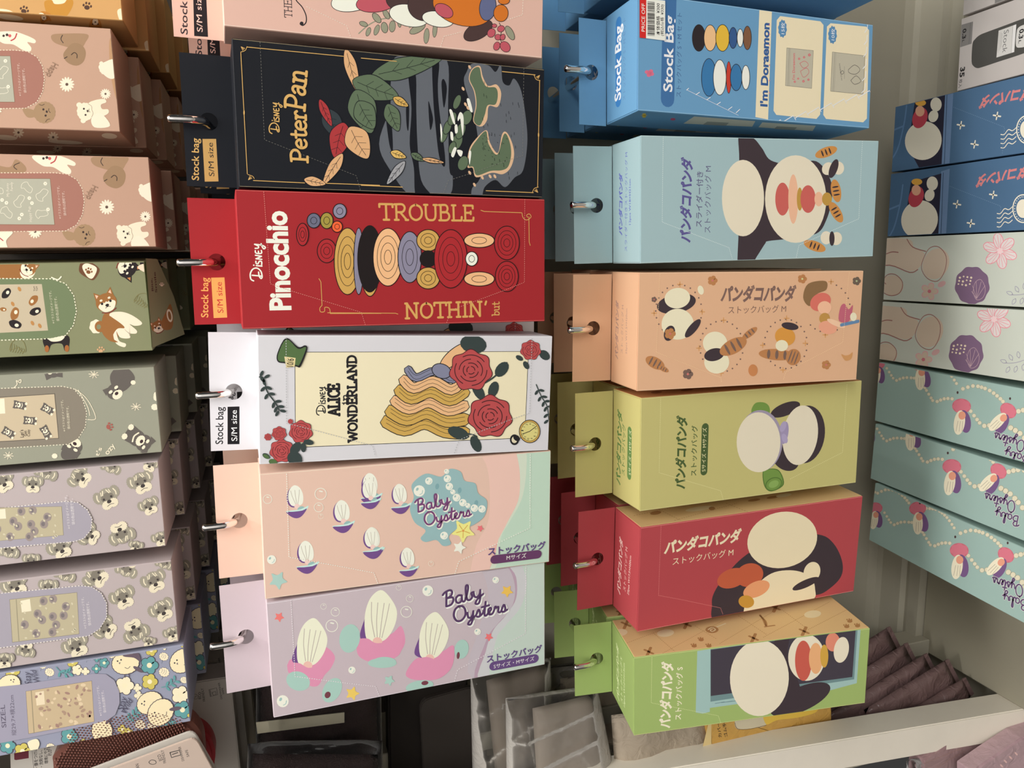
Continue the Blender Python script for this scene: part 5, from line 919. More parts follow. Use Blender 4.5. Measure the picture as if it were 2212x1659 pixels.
# ---------------------------------------------------------------- cartons lying on the bottom board
GB = 'slim cartons lying on the bottom board'
def lying(x, y0, y1, W, yaw, ink, label, art, ends=None, h=.11):
    yc = y1; root = empty('lying_carton', (x, yc, Z(-.80)), label, 'box', GB, (0, 0, math.radians(yaw)))
    bpy.context.view_layer.update(); M = root.matrix_world.copy(); W /= 1000.0; L = y1 - y0
    b = MB(); b.box(-W / 2, W / 2, -L, 0, 0.0005, h - .0006, mat(ends or ink), .0008, 2); b.build('box_body', root)
    b = MB(); b.box(-W / 2 + .0002, W / 2 - .0002, -L + .0002, -.0002, h - .0006, h, mat(ink), .0002)
    art(Art(b, M, 2, h, 1, (-W / 2 + .0006, W / 2 - .0006, -L + .0006, -.0006))); b.build('top_panel', root)
    b = MB(); b.box(-W / 2 + .003, W / 2 - .003, -L - .0006, -L, .004, h - .004, mat(ends or ink), .0002); b.build('end_flap', root)
    return root
GYK = (42, 40, 40)
def art_stock(a, dx=0, dy=0):
    a.k(*kV, dx, dy); W_ = (168, 162, 158)
    a.P((120, 116, 112), [(562, 410), (770, 350), (745, 712), (538, 778)]).S((84, 82, 80), [(735, 372), (708, 712)], 4, False).S((84, 82, 80), [(722, 376), (694, 716)], 3, False)
    a.T(GYK, '0.3', (604, 475), (592, 640), .035, 62); a.T(GYK, 'L', (594, 655), (590, 690), .02, 36)
    a.T(GYK, '35', (566, 1100), (550, 1265), .035, 80); a.T(GYK, '枚入', (545, 1295), (532, 1435), .02, 58); a.T((100, 96, 94), 'TRANSPARENT STOCK', (512, 1095), (480, 1470), .004)
    a.B((72, 70, 66), [(760, 720), (800, 640), (880, 570), (1000, 520), (1300, 410), (1700, 260), (2200, 80), (2200, 640), (1700, 830), (1450, 920), (1200, 1000), (930, 1090), (840, 1110), (780, 1080), (745, 1000)], 4)
    a.P((190, 186, 180), [(1186, 500), (1475, 395), (1440, 848), (1150, 938)]).P((206, 202, 198), [(1425, 415), (1472, 398), (1438, 846), (1395, 858)]).S((90, 88, 86), [(1420, 416), (1390, 860)], 3, False); a.T((70, 68, 68), 'Stock', (1275, 500), (1245, 862), -.01, 78)
    for i, q in enumerate((1200, 1222, 1236, 1250)): a.S((120, 116, 112), [(q, 520 + 8 * i), (q - 24, 860 - 30 * i)], 3, False)
    a.B((190, 186, 180), [(1475, 560), (1500, 460), (1580, 410), (1680, 400), (1700, 600), (1640, 740), (1540, 775), (1470, 750)], 4); a.T(GYK, '0.3', (1530, 480), (1512, 640), .035, 74); a.T(GYK, 'L', (1515, 660), (1508, 712), .02, 40)
BX = (72, 100, 128); BL2 = (92, 122, 156)
def art_blue_lying(a, dx=0, dy=0):
    a.k(*kO, dx, dy); PK = (196, 118, 116); CR = (214, 206, 186)
    a.S(BL2, [(240, 820), (225, 960), (180, 1120), (165, 1260)], 12).S(BL2, [(340, 790), (320, 930), (270, 1120), (190, 1240)], 12).S(BL2, [(235, 975), (320, 940)], 12, False)
    a.P((104, 128, 160), [(626, 690), (690, 670), (660, 1220), (600, 1240)]).S((52, 72, 96), [(642, 700), (622, 1230)], 5, False)
    a.P((44, 42, 56), [(400, 770), (628, 705), (602, 1225), (440, 1265), (350, 1100)])
    peb(a, CR, 465, 1050, 136, 146, 20); peb(a, (178, 66, 78), 440, 880, 54, 80, 20); peb(a, (214, 160, 130), 440, 830, 34, 40, 0); peb(a, (214, 160, 70), 445, 768, 40, 24, 0); peb(a, CR, 560, 780, 42, 52, 0); peb(a, CR, 540, 868, 36, 46, 20)
    a.T(PK, 'パンダコパンダ', (1455, 612), (885, 730), .06, 90, .18)
    for x, y in ((745, 935), (1015, 865), (848, 1078), (105, 920)): a.plus(CR, x, y, 28, 10, 10)
    a.E(CR, 1238, 968, 80, 108).E(BX, 1238, 968, 72, 99); dots(a, CR, 1238, 968, 63, 88, 26, 0, 360, 4); a.E(CR, 1238, 968, 50, 70)
    for i in range(4): y = 968 + 33 * i; a.S(CR, [(1044, y + 36), (1070, y + 36), (1100, y), (1130, y + 8), (1158, y - 14)], 6)
    a.perf([(690, 800), (1072, 950), (1055, 1150)], (110, 136, 160), 2.5, 8, 7)
def art_cat(a, dx=0, dy=0):
    a.k(*kP, dx, dy); BR = (150, 104, 96); FUR = (196, 178, 158); PK = (214, 132, 142); PU = (116, 92, 116)
    a.B(FUR, [(60, 190), (380, 180), (430, 240), (500, 280), (470, 370), (400, 400), (250, 360), (60, 420)]); a.E(FUR, 580, 350, 88, 110, 25).S(BR, [(380, 180), (420, 235), (510, 265)], 6).S(BR, [(200, 300), (270, 270), (320, 272)], 6).S(BR, [(130, 390), (260, 360), (400, 410), (455, 390)], 6)
    a.S(BR, [(500, 300), (540, 240), (600, 235), (650, 300), (640, 400), (590, 470), (520, 450), (480, 380)], 5, True, True); a.E(FUR, 280, 500, 76, 70, 20).S(BR, [(205, 500), (240, 430), (300, 425), (350, 480), (330, 550), (270, 570), (215, 545)], 5, True, True); a.E(FUR, 170, 480, 60, 70, 0).S(BR, [(110, 400), (200, 420), (120, 470)], 5).S(BR, [(115, 500), (190, 460), (235, 490)], 5)
    a.petals((206, 160, 160), 535, 540, 62, 5, (190, 110, 120), .7); a.petals(FUR, 535, 540, 54, 5, (190, 110, 120), .62); a.E((200, 160, 158), 620, 490, 30, 18, -30)
    a.wavy(PU, 830, 500, 118, 130, 9, .03)
    for i in range(12): a.E((212, 196, 170), 735 + 26 * (i % 4) + (i // 4) * 5, 490 - 26 * (i // 4) + 4 * (i % 3), 6 + i % 3, n=8); a.lay -= 1
    a.lay += 1; a.wavy(PU, 875, 530, 48, 72, 8, .04)
    for q in range(5): t = math.radians(30 + 40 * q); a.S((178, 150, 156), [(860, 590), (875 + 50 * math.cos(-t), 530 + 60 * math.sin(-t))], 3, False)
    a.S((178, 150, 156), [(835, 545), (850, 480), (890, 460), (920, 520), (905, 580), (860, 598), (835, 545)], 3)
    for i in range(6):
        t = math.radians(60 * i + 20); x, y = 1022 + 66 * math.cos(t), 262 + 70 * math.sin(t); a.E(PK, x, y, 56, 36, 60 * i + 20).E((206, 196, 192), x, y, 51, 31, 60 * i + 20)
        for q in (-14, 0, 14): u = math.radians(60 * i + 20 + q); a.S(PK, [(1022 + 24 * math.cos(u), 262 + 24 * math.sin(u)), (1022 + 108 * math.cos(u), 262 + 112 * math.sin(u))], 3, False); a.lay -= 1
        a.lay += 1
    a.E((222, 190, 190), 1022, 262, 18, 20)
    LV = (150, 146, 160); a.S(LV, [(1090, 565), (1180, 560), (1290, 520)], 4)
    for x, y, t in ((1110, 560, -160), (1130, 590, 120), (1150, 545, -120), (1180, 585, 110), (1195, 530, -100), (1230, 570, 100)): q = math.radians(t); a.S(LV, [(x, y), (x + 20 * math.cos(q) - 12 * math.sin(q), y + 20 * math.sin(q) + 12 * math.cos(q)), (x + 46 * math.cos(q), y + 46 * math.sin(q)), (x + 20 * math.cos(q) + 12 * math.sin(q), y + 20 * math.sin(q) - 12 * math.cos(q)), (x, y)], 4)
def art_teal(a, dx=0, dy=0):
    a.k(*kQ, dx, dy); PE = (206, 198, 172)
    def string(pts, r):
        Q = catmull(pts, False, 8); acc = 0; last = Q[0]; i = 0
        for q in Q:
            if (q - last).length > r * 1.7 or q is Q[0]:
                a.E((150, 150, 130), q.x, q.y, r * 1.05, n=10); a.E(PE, q.x, q.y, r * .88, n=10); a.lay -= 2; last = q
        a.lay += 2
    string([(180, 160), (230, 195), (262, 245)], 8); string([(275, 250), (320, 232), (370, 240), (410, 270), (435, 300)], 9); string([(525, 328), (580, 336), (630, 375), (675, 440)], 9); string([(310, 350), (345, 405)], 8); string([(360, 412), (400, 398), (450, 400)], 9); string([(505, 450), (545, 515)], 9); string([(568, 520), (610, 505), (660, 508)], 10); string([(740, 570), (790, 635)], 11); string([(700, 455), (760, 440), (830, 460), (880, 495), (905, 520)], 11); string([(985, 570), (1040, 560), (1100, 570)], 14); string([(810, 645), (860, 640)], 13); string([(945, 655), (1000, 690), (1060, 760)], 15)
    def gem(x, y, s, t):
        a.icon(x, y, s, t); a.E((190, 104, 116), 0, -.75, .78, .62, 0); a.wavy((200, 112, 126), 0, -.75, .72, .55, 7, .1); a.E((112, 84, 124), .35, .5, .5, .95, -14); a.E((222, 212, 186), -.08, .62, .46, 1.02, 4); a.E((214, 148, 122), .1, .02, .3, .34)
        for q in (-.2, 0, .18): a.S((170, 160, 140), [(q, .5), (q * 1.3 - .05, 1.35)], .04, False); a.lay -= 1
        a.lay += 1; a.icon()
    gem(262, 360, 46, 4); gem(483, 370, 56, -4); gem(690, 590, 62, 4); gem(905, 600, 58, 40)
    for x, y in ((673, 474), (942, 505), (492, 300)): a.E((74, 56, 56), x, y, 5, 7)
    LT = (206, 206, 196); PU = (92, 72, 104)
    a.W(LT, 'Oysters', (1018, 725), (864, 676), 58, 11); a.W(PU, 'Oysters', (1018, 725), (864, 676), 58, 7)
    a.W(LT, 'Baby', (1040, 800), (916, 766), 52, 11); a.W(PU, 'Baby', (1040, 800), (916, 766), 52, 7)
    a.perf([(1090, 640), (1200, 560)], (160, 180, 176), 3, 8, 6)
WX = (176, 168, 162)
lying(.2655, .415, .645, 70, 1.0, WX, 'pale grey carton with black lettering at the picture corner, outermost on the board', lambda a: art_stock(a, 565, -420))
lying(.193, .415, .645, 70, 1.0, WX, 'pale grey carton with a dark window and silver label, next to a navy carton', art_stock)
lying(.1215, .45, .725, 71, .4, BX, 'navy carton with pink lettering and a stamp, next to the pale grey cartons', art_blue_lying)
lying(.049, .45, .725, 70, .6, BX, 'navy carton with pink lettering and a stamp, next to the off-white flower carton', lambda a: art_blue_lying(a, -28, 590))
CX = (184, 188, 176)
lying(-.023, .45, .725, 71, .6, CX, 'off-white carton with pink flower outlines, next to a navy carton', art_cat)
lying(-.0945, .45, .725, 68, .4, CX, 'off-white carton with pink flower outlines, next to a pale teal carton', lambda a: art_cat(a, -42, 470))
TX_ = (146, 170, 162)
lying(-.1675, .45, .725, 71, -.7, TX_, 'pale teal carton with pearl strings, next to the off-white flower cartons', lambda a: art_teal(a, 12, -740))
lying(-.2405, .45, .725, 69, -2.0, TX_, 'pale teal carton with pearl strings, middle one of its three', lambda a: art_teal(a, -38, -430))
lying(-.3150, .45, .720, 74, -3.2, TX_, 'pale teal carton with pearl strings, next to the bare board and dark pouches', art_teal)
# ---------------------------------------------------------------- goods hanging between the pale upright and the cartons
def filmmat(name, base, col):
    """thin clear film: see-through, glossier at grazing angles, faintly milky"""
    m = bpy.data.materials.new(name); m.use_nodes = True; nt = m.node_tree; out = nt.nodes['Material Output']; b = nt.nodes['Principled BSDF']
    b.inputs['Base Color'].default_value = col + (1,); b.inputs['Roughness'].default_value = .14; b.inputs['Specular IOR Level'].default_value = .6
    t = nt.nodes.new('ShaderNodeBsdfTransparent'); x = nt.nodes.new('ShaderNodeMixShader'); f = nt.nodes.new('ShaderNodeFresnel'); f.inputs['IOR'].default_value = 1.4
    a = nt.nodes.new('ShaderNodeMath'); a.operation = 'MULTIPLY_ADD'; a.inputs[1].default_value = 1.6; a.inputs[2].default_value = base; a.use_clamp = True
    nt.links.new(f.outputs[0], a.inputs[0]); nt.links.new(a.outputs[0], x.inputs[0]); nt.links.new(t.outputs[0], x.inputs[1]); nt.links.new(b.outputs[0], x.inputs[2]); nt.links.new(x.outputs[0], out.inputs['Surface'])
    return m
film = filmmat('clear_film', -.03, (.35, .34, .33)); hazy = filmmat('hazy_film', .0, (.45, .42, .38))
def wrink(m, sc, st):
    nt = m.node_tree; b = nt.nodes['Principled BSDF']; n = nt.nodes.new('ShaderNodeTexNoise'); n.inputs['Scale'].default_value = sc; n.inputs['Detail'].default_value = 3; n.inputs['Distortion'].default_value = 1.5
    tc = nt.nodes.new('ShaderNodeTexCoord'); bp = nt.nodes.new('ShaderNodeBump'); bp.inputs['Strength'].default_value = st; bp.inputs['Distance'].default_value = .004
    nt.links.new(tc.outputs['Object'], n.inputs['Vector']); nt.links.new(n.outputs['Fac'], bp.inputs['Height']); nt.links.new(bp.outputs['Normal'], b.inputs['Normal']); return m
wrink(film, 90, .35); wrink(hazy, 80, .4)
towel = wrink(pmat('brown_towelling', (.046, .030, .028), .9, spec=.1), 400, .8)
card = pmat('pale_card', (.52, .48, .42), .5, spec=.2); mottled(card, .03)
mauve = wrink(mottled(pmat('mauve_film', (.17, .105, .10), .28, spec=.5), .2, 30), 60, .7)
pinkf = wrink(mottled(pmat('pink_mauve_film', (.36, .23, .23), .3, spec=.5), .15, 30), 50, .5)
pinkf2 = wrink(mottled(pmat('rose_film', (.50, .34, .36), .3, spec=.5), .12, 30), 50, .5)
brown = pmat('dark_brown_sleeve', (.012, .009, .007), .6, spec=.2)
beige = wrink(mottled(pmat('beige_cloth', (.40, .33, .25), .7, spec=.15), .15, 25), 60, .6)
yellow = wrink(mottled(pmat('yellow_film', (.62, .36, .09), .3, spec=.4), .08, 20), 50, .5)
def rnd(p, r=6, n=4):
    """outline with rounded corners, in picture units"""
    out = []
    for i in range(len(p)):
        a, b, c = Vector(p[i - 1]), Vector(p[i]), Vector(p[(i + 1) % len(p)]); u, v = a - b, c - b; q = min(r, u.length * .45, v.length * .45); u.normalize(); v.normalize()
        for j in range(n + 1): t = j / n; out.append((b + u * q) * (1 - t) ** 2 + b * 2 * t * (1 - t) + (b + v * q) * t * t)
    return out
def slab(b, pts, y, th, m, org, bev=.0015):
    """a flat thing of its own outline and thickness, standing in the plane y"""
    F = [atY(p[0], p[1], y) - org for p in pts]; i = b.mi(m)
    f = [b.bm.verts.new(p) for p in F]; k = [b.bm.verts.new(p + Vector((0, th, 0))) for p in F]
    fs = [b.bm.faces.new(f), b.bm.faces.new(k[::-1])] + [b.bm.faces.new((f[j], k[j], k[j - 1], f[j - 1])) for j in range(len(f))]
    for q in fs: q.material_index = i
    bmesh.ops.recalc_face_normals(b.bm, faces=fs)
    if bev: bmesh.ops.bevel(b.bm, geom=list(fs[0].edges), offset=bev, segments=2, affect='EDGES')
def pillow(b, c4, y, bulge, m, org, nu=14, nv=10, wr=.0012, flat=.3, seed=1, fr=1.0):
    """a soft pack: front and back skins that bulge and meet at the seams; c4 = picture corners"""
    P = [atY(p[0], p[1], y) - org for p in c4]; R = random.Random(seed); ph = [R.uniform(0, 6) for _ in range(6)]
    def fn(sg):
        def g(s_, t):
            p = (P[0] * (1 - s_) + P[1] * s_) * (1 - t) + (P[3] * (1 - s_) + P[2] * s_) * t
            e = (min(1, math.sin(math.pi * s_) / (1 - flat)) ** .6) * (min(1, math.sin(math.pi * t) / (1 - flat)) ** .6) if 0 < s_ < 1 and 0 < t < 1 else 0
            w = wr * (math.sin(fr * (9 * s_ + 5 * t) + ph[0]) + math.sin(fr * (17 * t - 6 * s_) + ph[1]) + .6 * math.sin(fr * (23 * s_ + 13 * t) + ph[2]))
            if fr > 1:      # film: a few long sharp creases instead of soft waves
                k1 = abs(math.sin(3.2 * s_ + 7.5 * t + .9 * math.sin(4 * t + ph[3]) + ph[0])); k2 = abs(math.sin(8.5 * s_ - 2.6 * t + .8 * math.sin(5 * s_ + ph[4]) + ph[1]))
                w = wr * 2.2 * ((1 - k1) ** 5 + .8 * (1 - k2) ** 6)
            return p + Vector((0, sg * (bulge * e + w * e ** .5), 0))
        return g
    b.grid(fn(-1), nu, nv, m); b.grid(fn(1), nu, nv, m)
    bmesh.ops.remove_doubles(b.bm, verts=b.bm.verts, dist=1e-6); bmesh.ops.recalc_face_normals(b.bm, faces=b.bm.faces)
def put(name, y, px, label, cat, group=None):
    o = atY(px[0], px[1], y); r = empty(name, o, label, cat, group); bpy.context.view_layer.update(); return r, o
def on(b, root, y, rect=None): return Art(b, root.matrix_world.copy(), 1, y - root.location.y, -1, rect or (-1, 1, -1, 1))
INK = (70, 66, 64)
# pale card boxes with two printed pictograms
kX = (400, 1380, 5.944)
def ecobox(y, c, label, dv=0):
    r, o = put('card_box', y, c, label, 'box', 'pale card boxes behind the blue bird cartons')
    x1, z0 = o.x, o.z; b = MB(); pr = [(x1, z0), (x1 - .128, z0 - .003), (x1 - .128, z0 + .17), (x1 + .003, z0 + .17)]
    F = [Vector((p[0] - o.x, 0, p[1] - o.z)) for p in pr]; V = [b.bm.verts.new(q) for q in F]; K = [b.bm.verts.new(q + Vector((0, .03, 0))) for q in F]; i = b.mi(card)
    for q in [V, K[::-1]] + [(V[j], K[j], K[j - 1], V[j - 1]) for j in range(4)]: b.bm.faces.new(q).material_index = i
    bmesh.ops.recalc_face_normals(b.bm, faces=b.bm.faces); bmesh.ops.bevel(b.bm, geom=list(b.bm.edges), offset=.001, segments=2, affect='EDGES')
    a = on(b, r, y); a.k(kX[0], kX[1] + dv, kX[2])
    a.T(INK, 'ECO', (205, 460), (200, 372), .015, 30); a.T(INK, 'FRIENDLY', (260, 490), (232, 322), .008, 28); a.T(INK, 'DISHWASHER', (478, 462), (444, 250), .008, 22); a.T(INK, 'SAFE', (502, 400), (488, 318), .008, 22)
    a.S(INK, [(100, 420), (115, 400), (150, 410), (165, 440), (150, 462), (120, 460), (100, 440), (100, 420)], 4).S(INK, [(110, 440), (150, 430)], 3, False).S(INK, [(128, 445), (140, 415)], 3, False)
    for q in ([(306, 345), (402, 320), (418, 408), (322, 432), (306, 345)], [(320, 350), (332, 425)], [(345, 380), (390, 365), (400, 405), (360, 415), (345, 380)]): a.S(INK, q, 6, False)
    b.build('carton', r); return r
ecobox(.700, (497.6, 1461.6), 'pale card box with dishwasher and leaf pictograms, front one beside the lilac tab', 52)
ecobox(.745, (514, 1420), 'pale card box with pictograms, second behind the lilac tab', -2)
ecobox(.790, (530, 1380), 'pale card box with pictograms, third and darkest behind the lilac tab', -48)
# silicone brush pads
r, o = put('silicone_brush', .655, (440, 1640), 'bright red silicone brush showing its rim behind the copper brush', 'brush'); rm = pmat('red_silicone', (.28, .012, .015), .35, spec=.4)
b = MB(); slab(b, [Vector(q) for q in catmull([(300, 1565), (395, 1566), (440, 1582), (461, 1612), (463, 1650), (440, 1720), (300, 1740), (150, 1700), (128, 1620), (140, 1600), (200, 1590)], True, 5)], .655, .018, rm, o, .003); pad = b.build('pad', r)
b = MB()
for i in range(26): p = Vector((400 + 2.2 * i, 1572 + 3.6 * i)); q = atY(p.x, p.y, .655) - o; e = atY(p.x - 14, p.y + 12, .655) - o; b.tube([q + Vector((0, -.0005, 0)), e + Vector((0, -.0015, 0))], [.0009, .0005], rm, 6)
b.build('ribs', pad)
r, o = put('silicone_brush', .622, (280, 1620), 'copper brown silicone brush covered in small nubs, under the blue bird carton', 'brush'); cm = pmat('copper_silicone', (.19, .075, .055), .3, spec=.5)
b = MB(); ol = [(112, 1652), (118, 1632), (138, 1612), (142, 1578), (190, 1560), (300, 1535), (380, 1545), (425, 1575), (440, 1620), (430, 1680), (330, 1730), (140, 1720)]
OL = catmull(ol, True, 5); slab(b, OL, .622, .02, cm, o, .004); pad = b.build('pad', r)
b = MB(); n = 0
def inside(p, Q):
    c = False
    for i in range(len(Q)):
        a_, b_ = Q[i - 1], Q[i]
        if (a_.y > p[1]) != (b_.y > p[1]) and p[0] < (b_.x - a_.x) * (p[1] - a_.y) / (b_.y - a_.y) + a_.x: c = not c
    return c
for i in range(12, 64):
    rad = 6.2 * i; cx, cy = 470, 1800
    for j in range(int(rad * 1.3 / 6.4)):
        t = math.pi + j * 6.4 / rad; p = (cx + rad * math.cos(t), cy + rad * math.sin(t))
        if p[1] < 1668 and inside(p, OL) and inside((p[0] + 6, p[1]), OL) and inside((p[0] - 8, p[1]), OL):
            q = atY(p[0], p[1], .622) - o; b.tube([q, q + Vector((0, -.0022, .0)), q + Vector((0, -.003, 0))], [.00085, .0007, .0003], cm, 5); n += 1
bo = b.build('nubs', pad); bo['kind'] = 'stuff'
# leaning cream cards in front of the brushes
for y, dv, lb in ((.602, 0, 'cream card with rounded corner and pictograms, leaning at the picture corner'), (.608, -15, 'plain cream card with rounded corner, tucked behind the leaning pictogram card')):
    r, o = put('backing_card', y, (420, 1600 + dv), lb, 'card'); b = MB()
    slab(b, rnd([(422 - (4 if dv else 0), 1592 + dv), (475, 1690 + dv), (330, 1760 + dv), (160, 1690 + dv)], 16), y, .0018, card if dv else pmat('cream_card', (.56, .44, .36), .5, spec=.2), o, .0004)
    if not dv:
        a = on(b, r, y); a.k(*kC); a.T(INK, 'DISHWASHER', (1182, 1612), (1158, 1520), .006, 15); a.T(INK, 'SAFE', (1214, 1585), (1202, 1540), .006, 15); a.T(INK, 'ECO', (1042, 1608), (1028, 1570), .01, 20); a.T(INK, 'FRIENDLY', (1066, 1625), (1048, 1542), .006, 16); a.T(INK, 'CLEAN', (903, 1690), (888, 1630), .006, 20)
        for q in ([(1090, 1560), (1150, 1545), (1160, 1575), (1100, 1592), (1090, 1560)], [(1105, 1572), (1140, 1560)]): a.S(INK, q, 6, False)
        a.S(INK, [(955, 1620), (970, 1608), (995, 1612), (1000, 1628), (980, 1636), (960, 1630), (955, 1620)], 4)
    b.build('card', r)
r, o = put('instruction_card', .642, (90, 1650), 'off-white card with lines of Japanese print below the blue bird carton', 'card'); b = MB()
slab(b, [(20, 1560), (175, 1560), (180, 1700), (24, 1700)], .642, .002, card, o, .0003); a = on(b, r, .642); a.k(0, 1540, 9.217)
a.P((96, 44, 52), [(278, 700), (570, 700), (572, 900), (320, 940), (285, 930)]); a.S((60, 56, 54), [(632, 700), (672, 1110)], 6, False)
for t_, A, B in (('・傷をつけにくい', (760, 1100), (720, 560)), ('・洗剤なし、汚れ', (858, 1075), (820, 560)), ('環境にやさしい', (955, 1005), (925, 560)), ('れがち', (1030, 850), (1010, 640))): a.T((60, 56, 54), t_, A, B, .016)
b.build('card', r)
# dark towelling packs in clear film
for y, c4, lb, lab, sd in ((.700, [(553, 1470), (822, 1440), (828, 1700), (552, 1720)], 'dark brown towelling pack with a cream paper strip, beside the lilac carton', [(553, 1561), (744, 1539), (744, 1561), (556, 1585)], 3), (.652, [(536, 1606), (826, 1600), (830, 1760), (528, 1780)], 'dark brown towelling pack in creased clear film, in front of the cream-striped pack', None, 4)):
    r, o = put('towelling_pack', y, (680, 1560), lb, 'cloth pack', 'brown towelling packs'); b = MB(); g = 10
    pillow(b, [(c4[0][0] + g, c4[0][1] + (g if lab else 22)), (c4[1][0] - g, c4[1][1] + (g if lab else 30)), (c4[2][0] - g, c4[2][1] - g), (c4[3][0] + g, c4[3][1] - g)], y, .010, towel, o, 16, 12, .0012, .5, sd); b.build('folded_cloth', r)
    b = MB(); pillow(b, c4, y, .0150, film, o, 48, 36, .0006, .55, sd + 5, 2.7); b.build('film_wrapper', r)
    if lab: b = MB(); slab(b, lab, y - .0125, .0008, pmat('cream_paper', (.60, .55, .40), .5), o, 0); b.build('paper_strip', r)
r, o = put('sleeve_pack', .715, (920, 1560), 'nearly black brown flat pack beside the dark towelling packs', 'pack'); b = MB(); slab(b, rnd([(838, 1480), (1010, 1440), (1016, 1730), (842, 1740)], 8), .715, .02, brown, o, .002); b.build('sleeve', r)
b = MB(); slab(b, rnd([(906, 1514), (1030, 1480), (1034, 1730), (918, 1738)], 26), .709, .006, pmat('brown_inner', (.022, .016, .012), .7), o, .001); b.build('pocket', r)
# clear bags
for y, c4, inn, lb, m_, sd in ((.700, [(1016, 1455), (1190, 1420), (1190, 1720), (1022, 1740)], [(1050, 1470), (1186, 1430), (1186, 1700), (1075, 1720)], 'clear plastic bag with grey-brown contents, between the lilac and green cartons', pmat('grey_brown_cloth', (.16, .13, .10), .7), 2), (.668, [(1092, 1508), (1290, 1480), (1330, 1680), (1095, 1720)], [(1150, 1530), (1280, 1500), (1310, 1670), (1160, 1690)], 'creased clear plastic bag in front of the grey-brown one', pmat('taupe_cloth', (.24, .20, .16), .7), 6), (.735, [(1165, 1440), (1520, 1400), (1545, 1600), (1180, 1640)], [(1210, 1466), (1515, 1420), (1540, 1590), (1215, 1620)], 'clear plastic bag of pale beige cloth behind the green tab', beige, 9)):
    r, o = put('clear_bag', y, (c4[0][0] + 60, c4[0][1] + 60), lb, 'bag', 'clear plastic bags'); b = MB(); pillow(b, inn, y, .008, m_, o, 14, 12, .0008, .4, sd); b.build('contents', r)
    b = MB(); pillow(b, c4, y, .0165, hazy, o, 52, 40, .0007, .55, sd + 3, 2.7); b.build('film', r)
    b = MB(); q = [atY(c4[0][0] + 6 + (c4[3][0] - c4[0][0]) * 0, c4[0][1] + 4, y), atY(c4[1][0] - 4, c4[1][1] + 4, y)]; b.tube([p - o for p in q], .0007, film, 6); b.build('seam', r)
r, o = put('beige_pack', .664, (1450, 1610), 'pale beige cloth pack just above the yellow pack, against the white upright', 'cloth pack'); b = MB(); pillow(b, [(1320, 1545), (1530, 1515), (1540, 1640), (1330, 1690)], .664, .008, beige, o, 12, 8, .0014, .4, 12); b.build('cloth', r)
# yellow glove pack
r, o = put('glove_pack', .652, (1680, 1560), 'yellow glove pack with black print, between the green carton and the white upright', 'pack'); b = MB(); slab(b, rnd([(1530, 1535), (1798, 1495), (1801, 1625), (1535, 1670)], 6), .652, .012, yellow, o, .003)
a = on(b, r, .652); a.k(1400, 1350, 2.724); a.P((205, 182, 130), [(360, 560), (300, 800), (372, 800), (372, 560)]); a.B((196, 186, 160), [(515, 560), (510, 590), (530, 615), (600, 610), (695, 588), (700, 500), (560, 520)], 5).B((214, 180, 76), [(700, 500), (695, 585), (760, 560), (880, 545), (985, 515), (970, 480)], 4).S((110, 84, 50), [(510, 575), (528, 612), (600, 612), (695, 590)], 3)
a.T((70, 54, 40), 'カバー', (432, 660), (420, 570), .02, 18); a.T((70, 54, 40), 'ゴム手', (466, 655), (454, 572), .02, 18); b.build('bag', r)
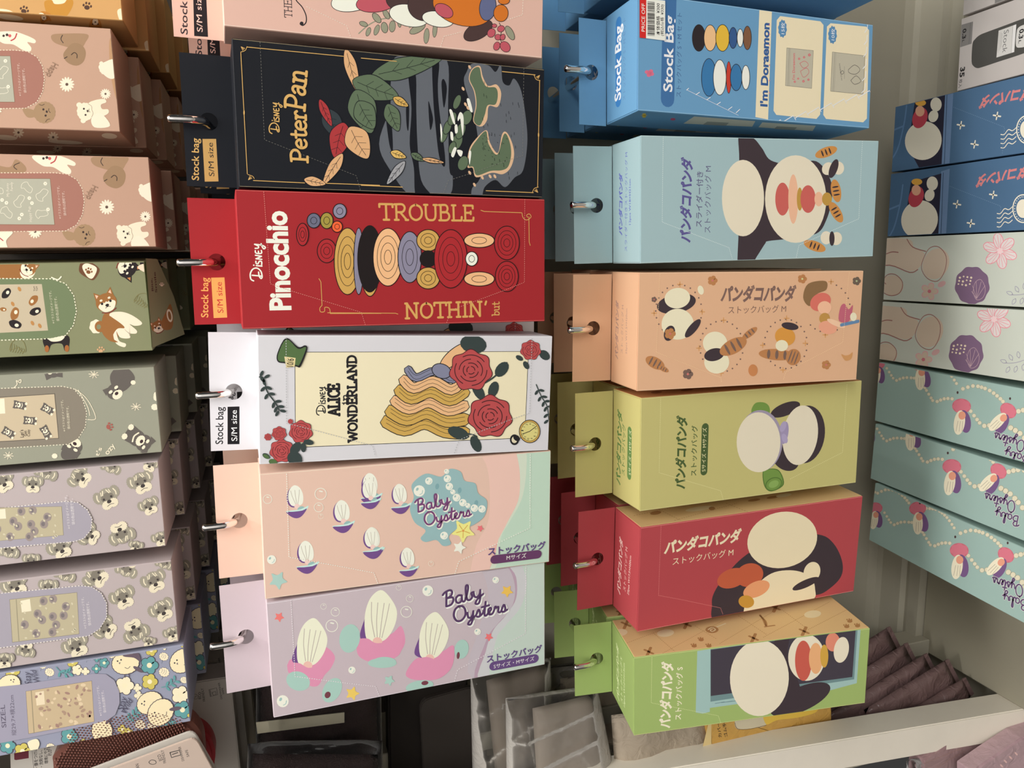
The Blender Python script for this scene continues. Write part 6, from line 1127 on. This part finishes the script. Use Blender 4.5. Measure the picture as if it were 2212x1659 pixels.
# mauve pouches, one behind the other
for k, (y, tip, w) in enumerate(((.652, (2086, 1482), 34), (.664, (2052, 1448), 48), (.678, (2004, 1432), 40), (.692, (1962, 1410), 42), (.706, (1925, 1376), 44))):
    lb = ('mauve plastic pouch nearest the front, half hidden by the white upright', 'mauve plastic pouch with a bright crease, second from the front', 'dull mauve pouch in the middle of the five beside the upright', 'dull mauve pouch, fourth from the front beside the upright', 'dark mauve pouch at the back, next to the green carton edge')[k]
    r, o = put('mauve_pouch', y, tip, lb, 'pouch', 'mauve pouches beside the upright'); b = MB(); t = Vector((.84, -.54)); n_ = Vector((.45, .89)); T = Vector(tip); L = 330
    while L > 30 and min(atY(*(T + n_ * w * .9 - t * L), y).x, atY(*(T - n_ * w * .6 - t * L), y).x) < -.580: L -= 4
    q = [T - n_ * w * .5, T + n_ * w * .75, T + n_ * w * .9 - t * L, T - n_ * w * .6 - t * L]; pillow(b, q, y, .007, mauve, o, 8, 16, .001, .4, k + 20); b.build('pouch', r)
    b = MB(); slab(b, [T - n_ * w * .5, T + n_ * w * .75, T + n_ * w * .7 + t * 9, T - n_ * w * .45 + t * 9], y, .0008, mauve, o, 0); b.build('crimped_end', r)
# packs of the next bay, beyond the upright
kZ = (1980, 1540, 9.534)
def pz(*l): return [(kZ[0] + x / kZ[2], kZ[1] + y / kZ[2]) for x, y in l]
r, o = put('soft_pack', .600, (2120, 1640), 'mauve pack with white pcs lettering beyond the white upright', 'pack'); b = MB(); slab(b, rnd(pz((150, 980), (600, 640), (1840, 380), (1785, 765), (1550, 920), (900, 1400), (100, 1600)), 3), .600, .02, pinkf, o, .002)
a = on(b, r, .600); a.k(*kZ); WT = (205, 190, 190); a.T(WT, '3pcs', (1530, 945), (1430, 610), .0, 84); a.T(WT, '2pcs', (1715, 830), (1640, 500), .0, 84); a.T(WT, 'CS', (1180, 1140), (1080, 830), .01, 150)
for q in ([(150, 1050), (600, 860), (900, 740)], [(400, 1135), (700, 950), (1000, 780)]): a.S((150, 120, 112), q, 10)
b.build('bag', r)
r, o = put('soft_pack', .572, (2190, 1640), 'rose pink pack in the lower picture corner, in front of the mauve lettered pack', 'pack'); b = MB(); slab(b, rnd(pz((1150, 1220), (1600, 905), (2180, 520), (2700, 300), (2700, 1500), (1150, 1500)), 3), .572, .02, pinkf2, o, .002)
a = on(b, r, .572); a.k(*kZ)
for x, y in ((1935, 920), (1830, 1000), (1750, 1090), (2050, 840)): a.E((216, 178, 172), x, y, 44, 18, 45)
b.build('bag', r)
r, o = put('clear_pouch', .612, (2168, 1612), 'small clear pouch peeking between the rose and mauve packs', 'bag'); b = MB(); pillow(b, pz((1700, 480), (1900, 560), (1925, 760), (1720, 760)), .612, .004, film, o, 8, 8, .0008, .4, 31); b.build('film', r)
r, o = put('clear_pouch', .606, (1990, 1655), 'crumpled clear pouch at the lower edge below the white upright', 'bag'); b = MB(); pillow(b, pz((-200, 960), (150, 930), (160, 1300), (-200, 1400)), .606, .005, film, o, 10, 8, .0012, .4, 33); b.build('film', r)
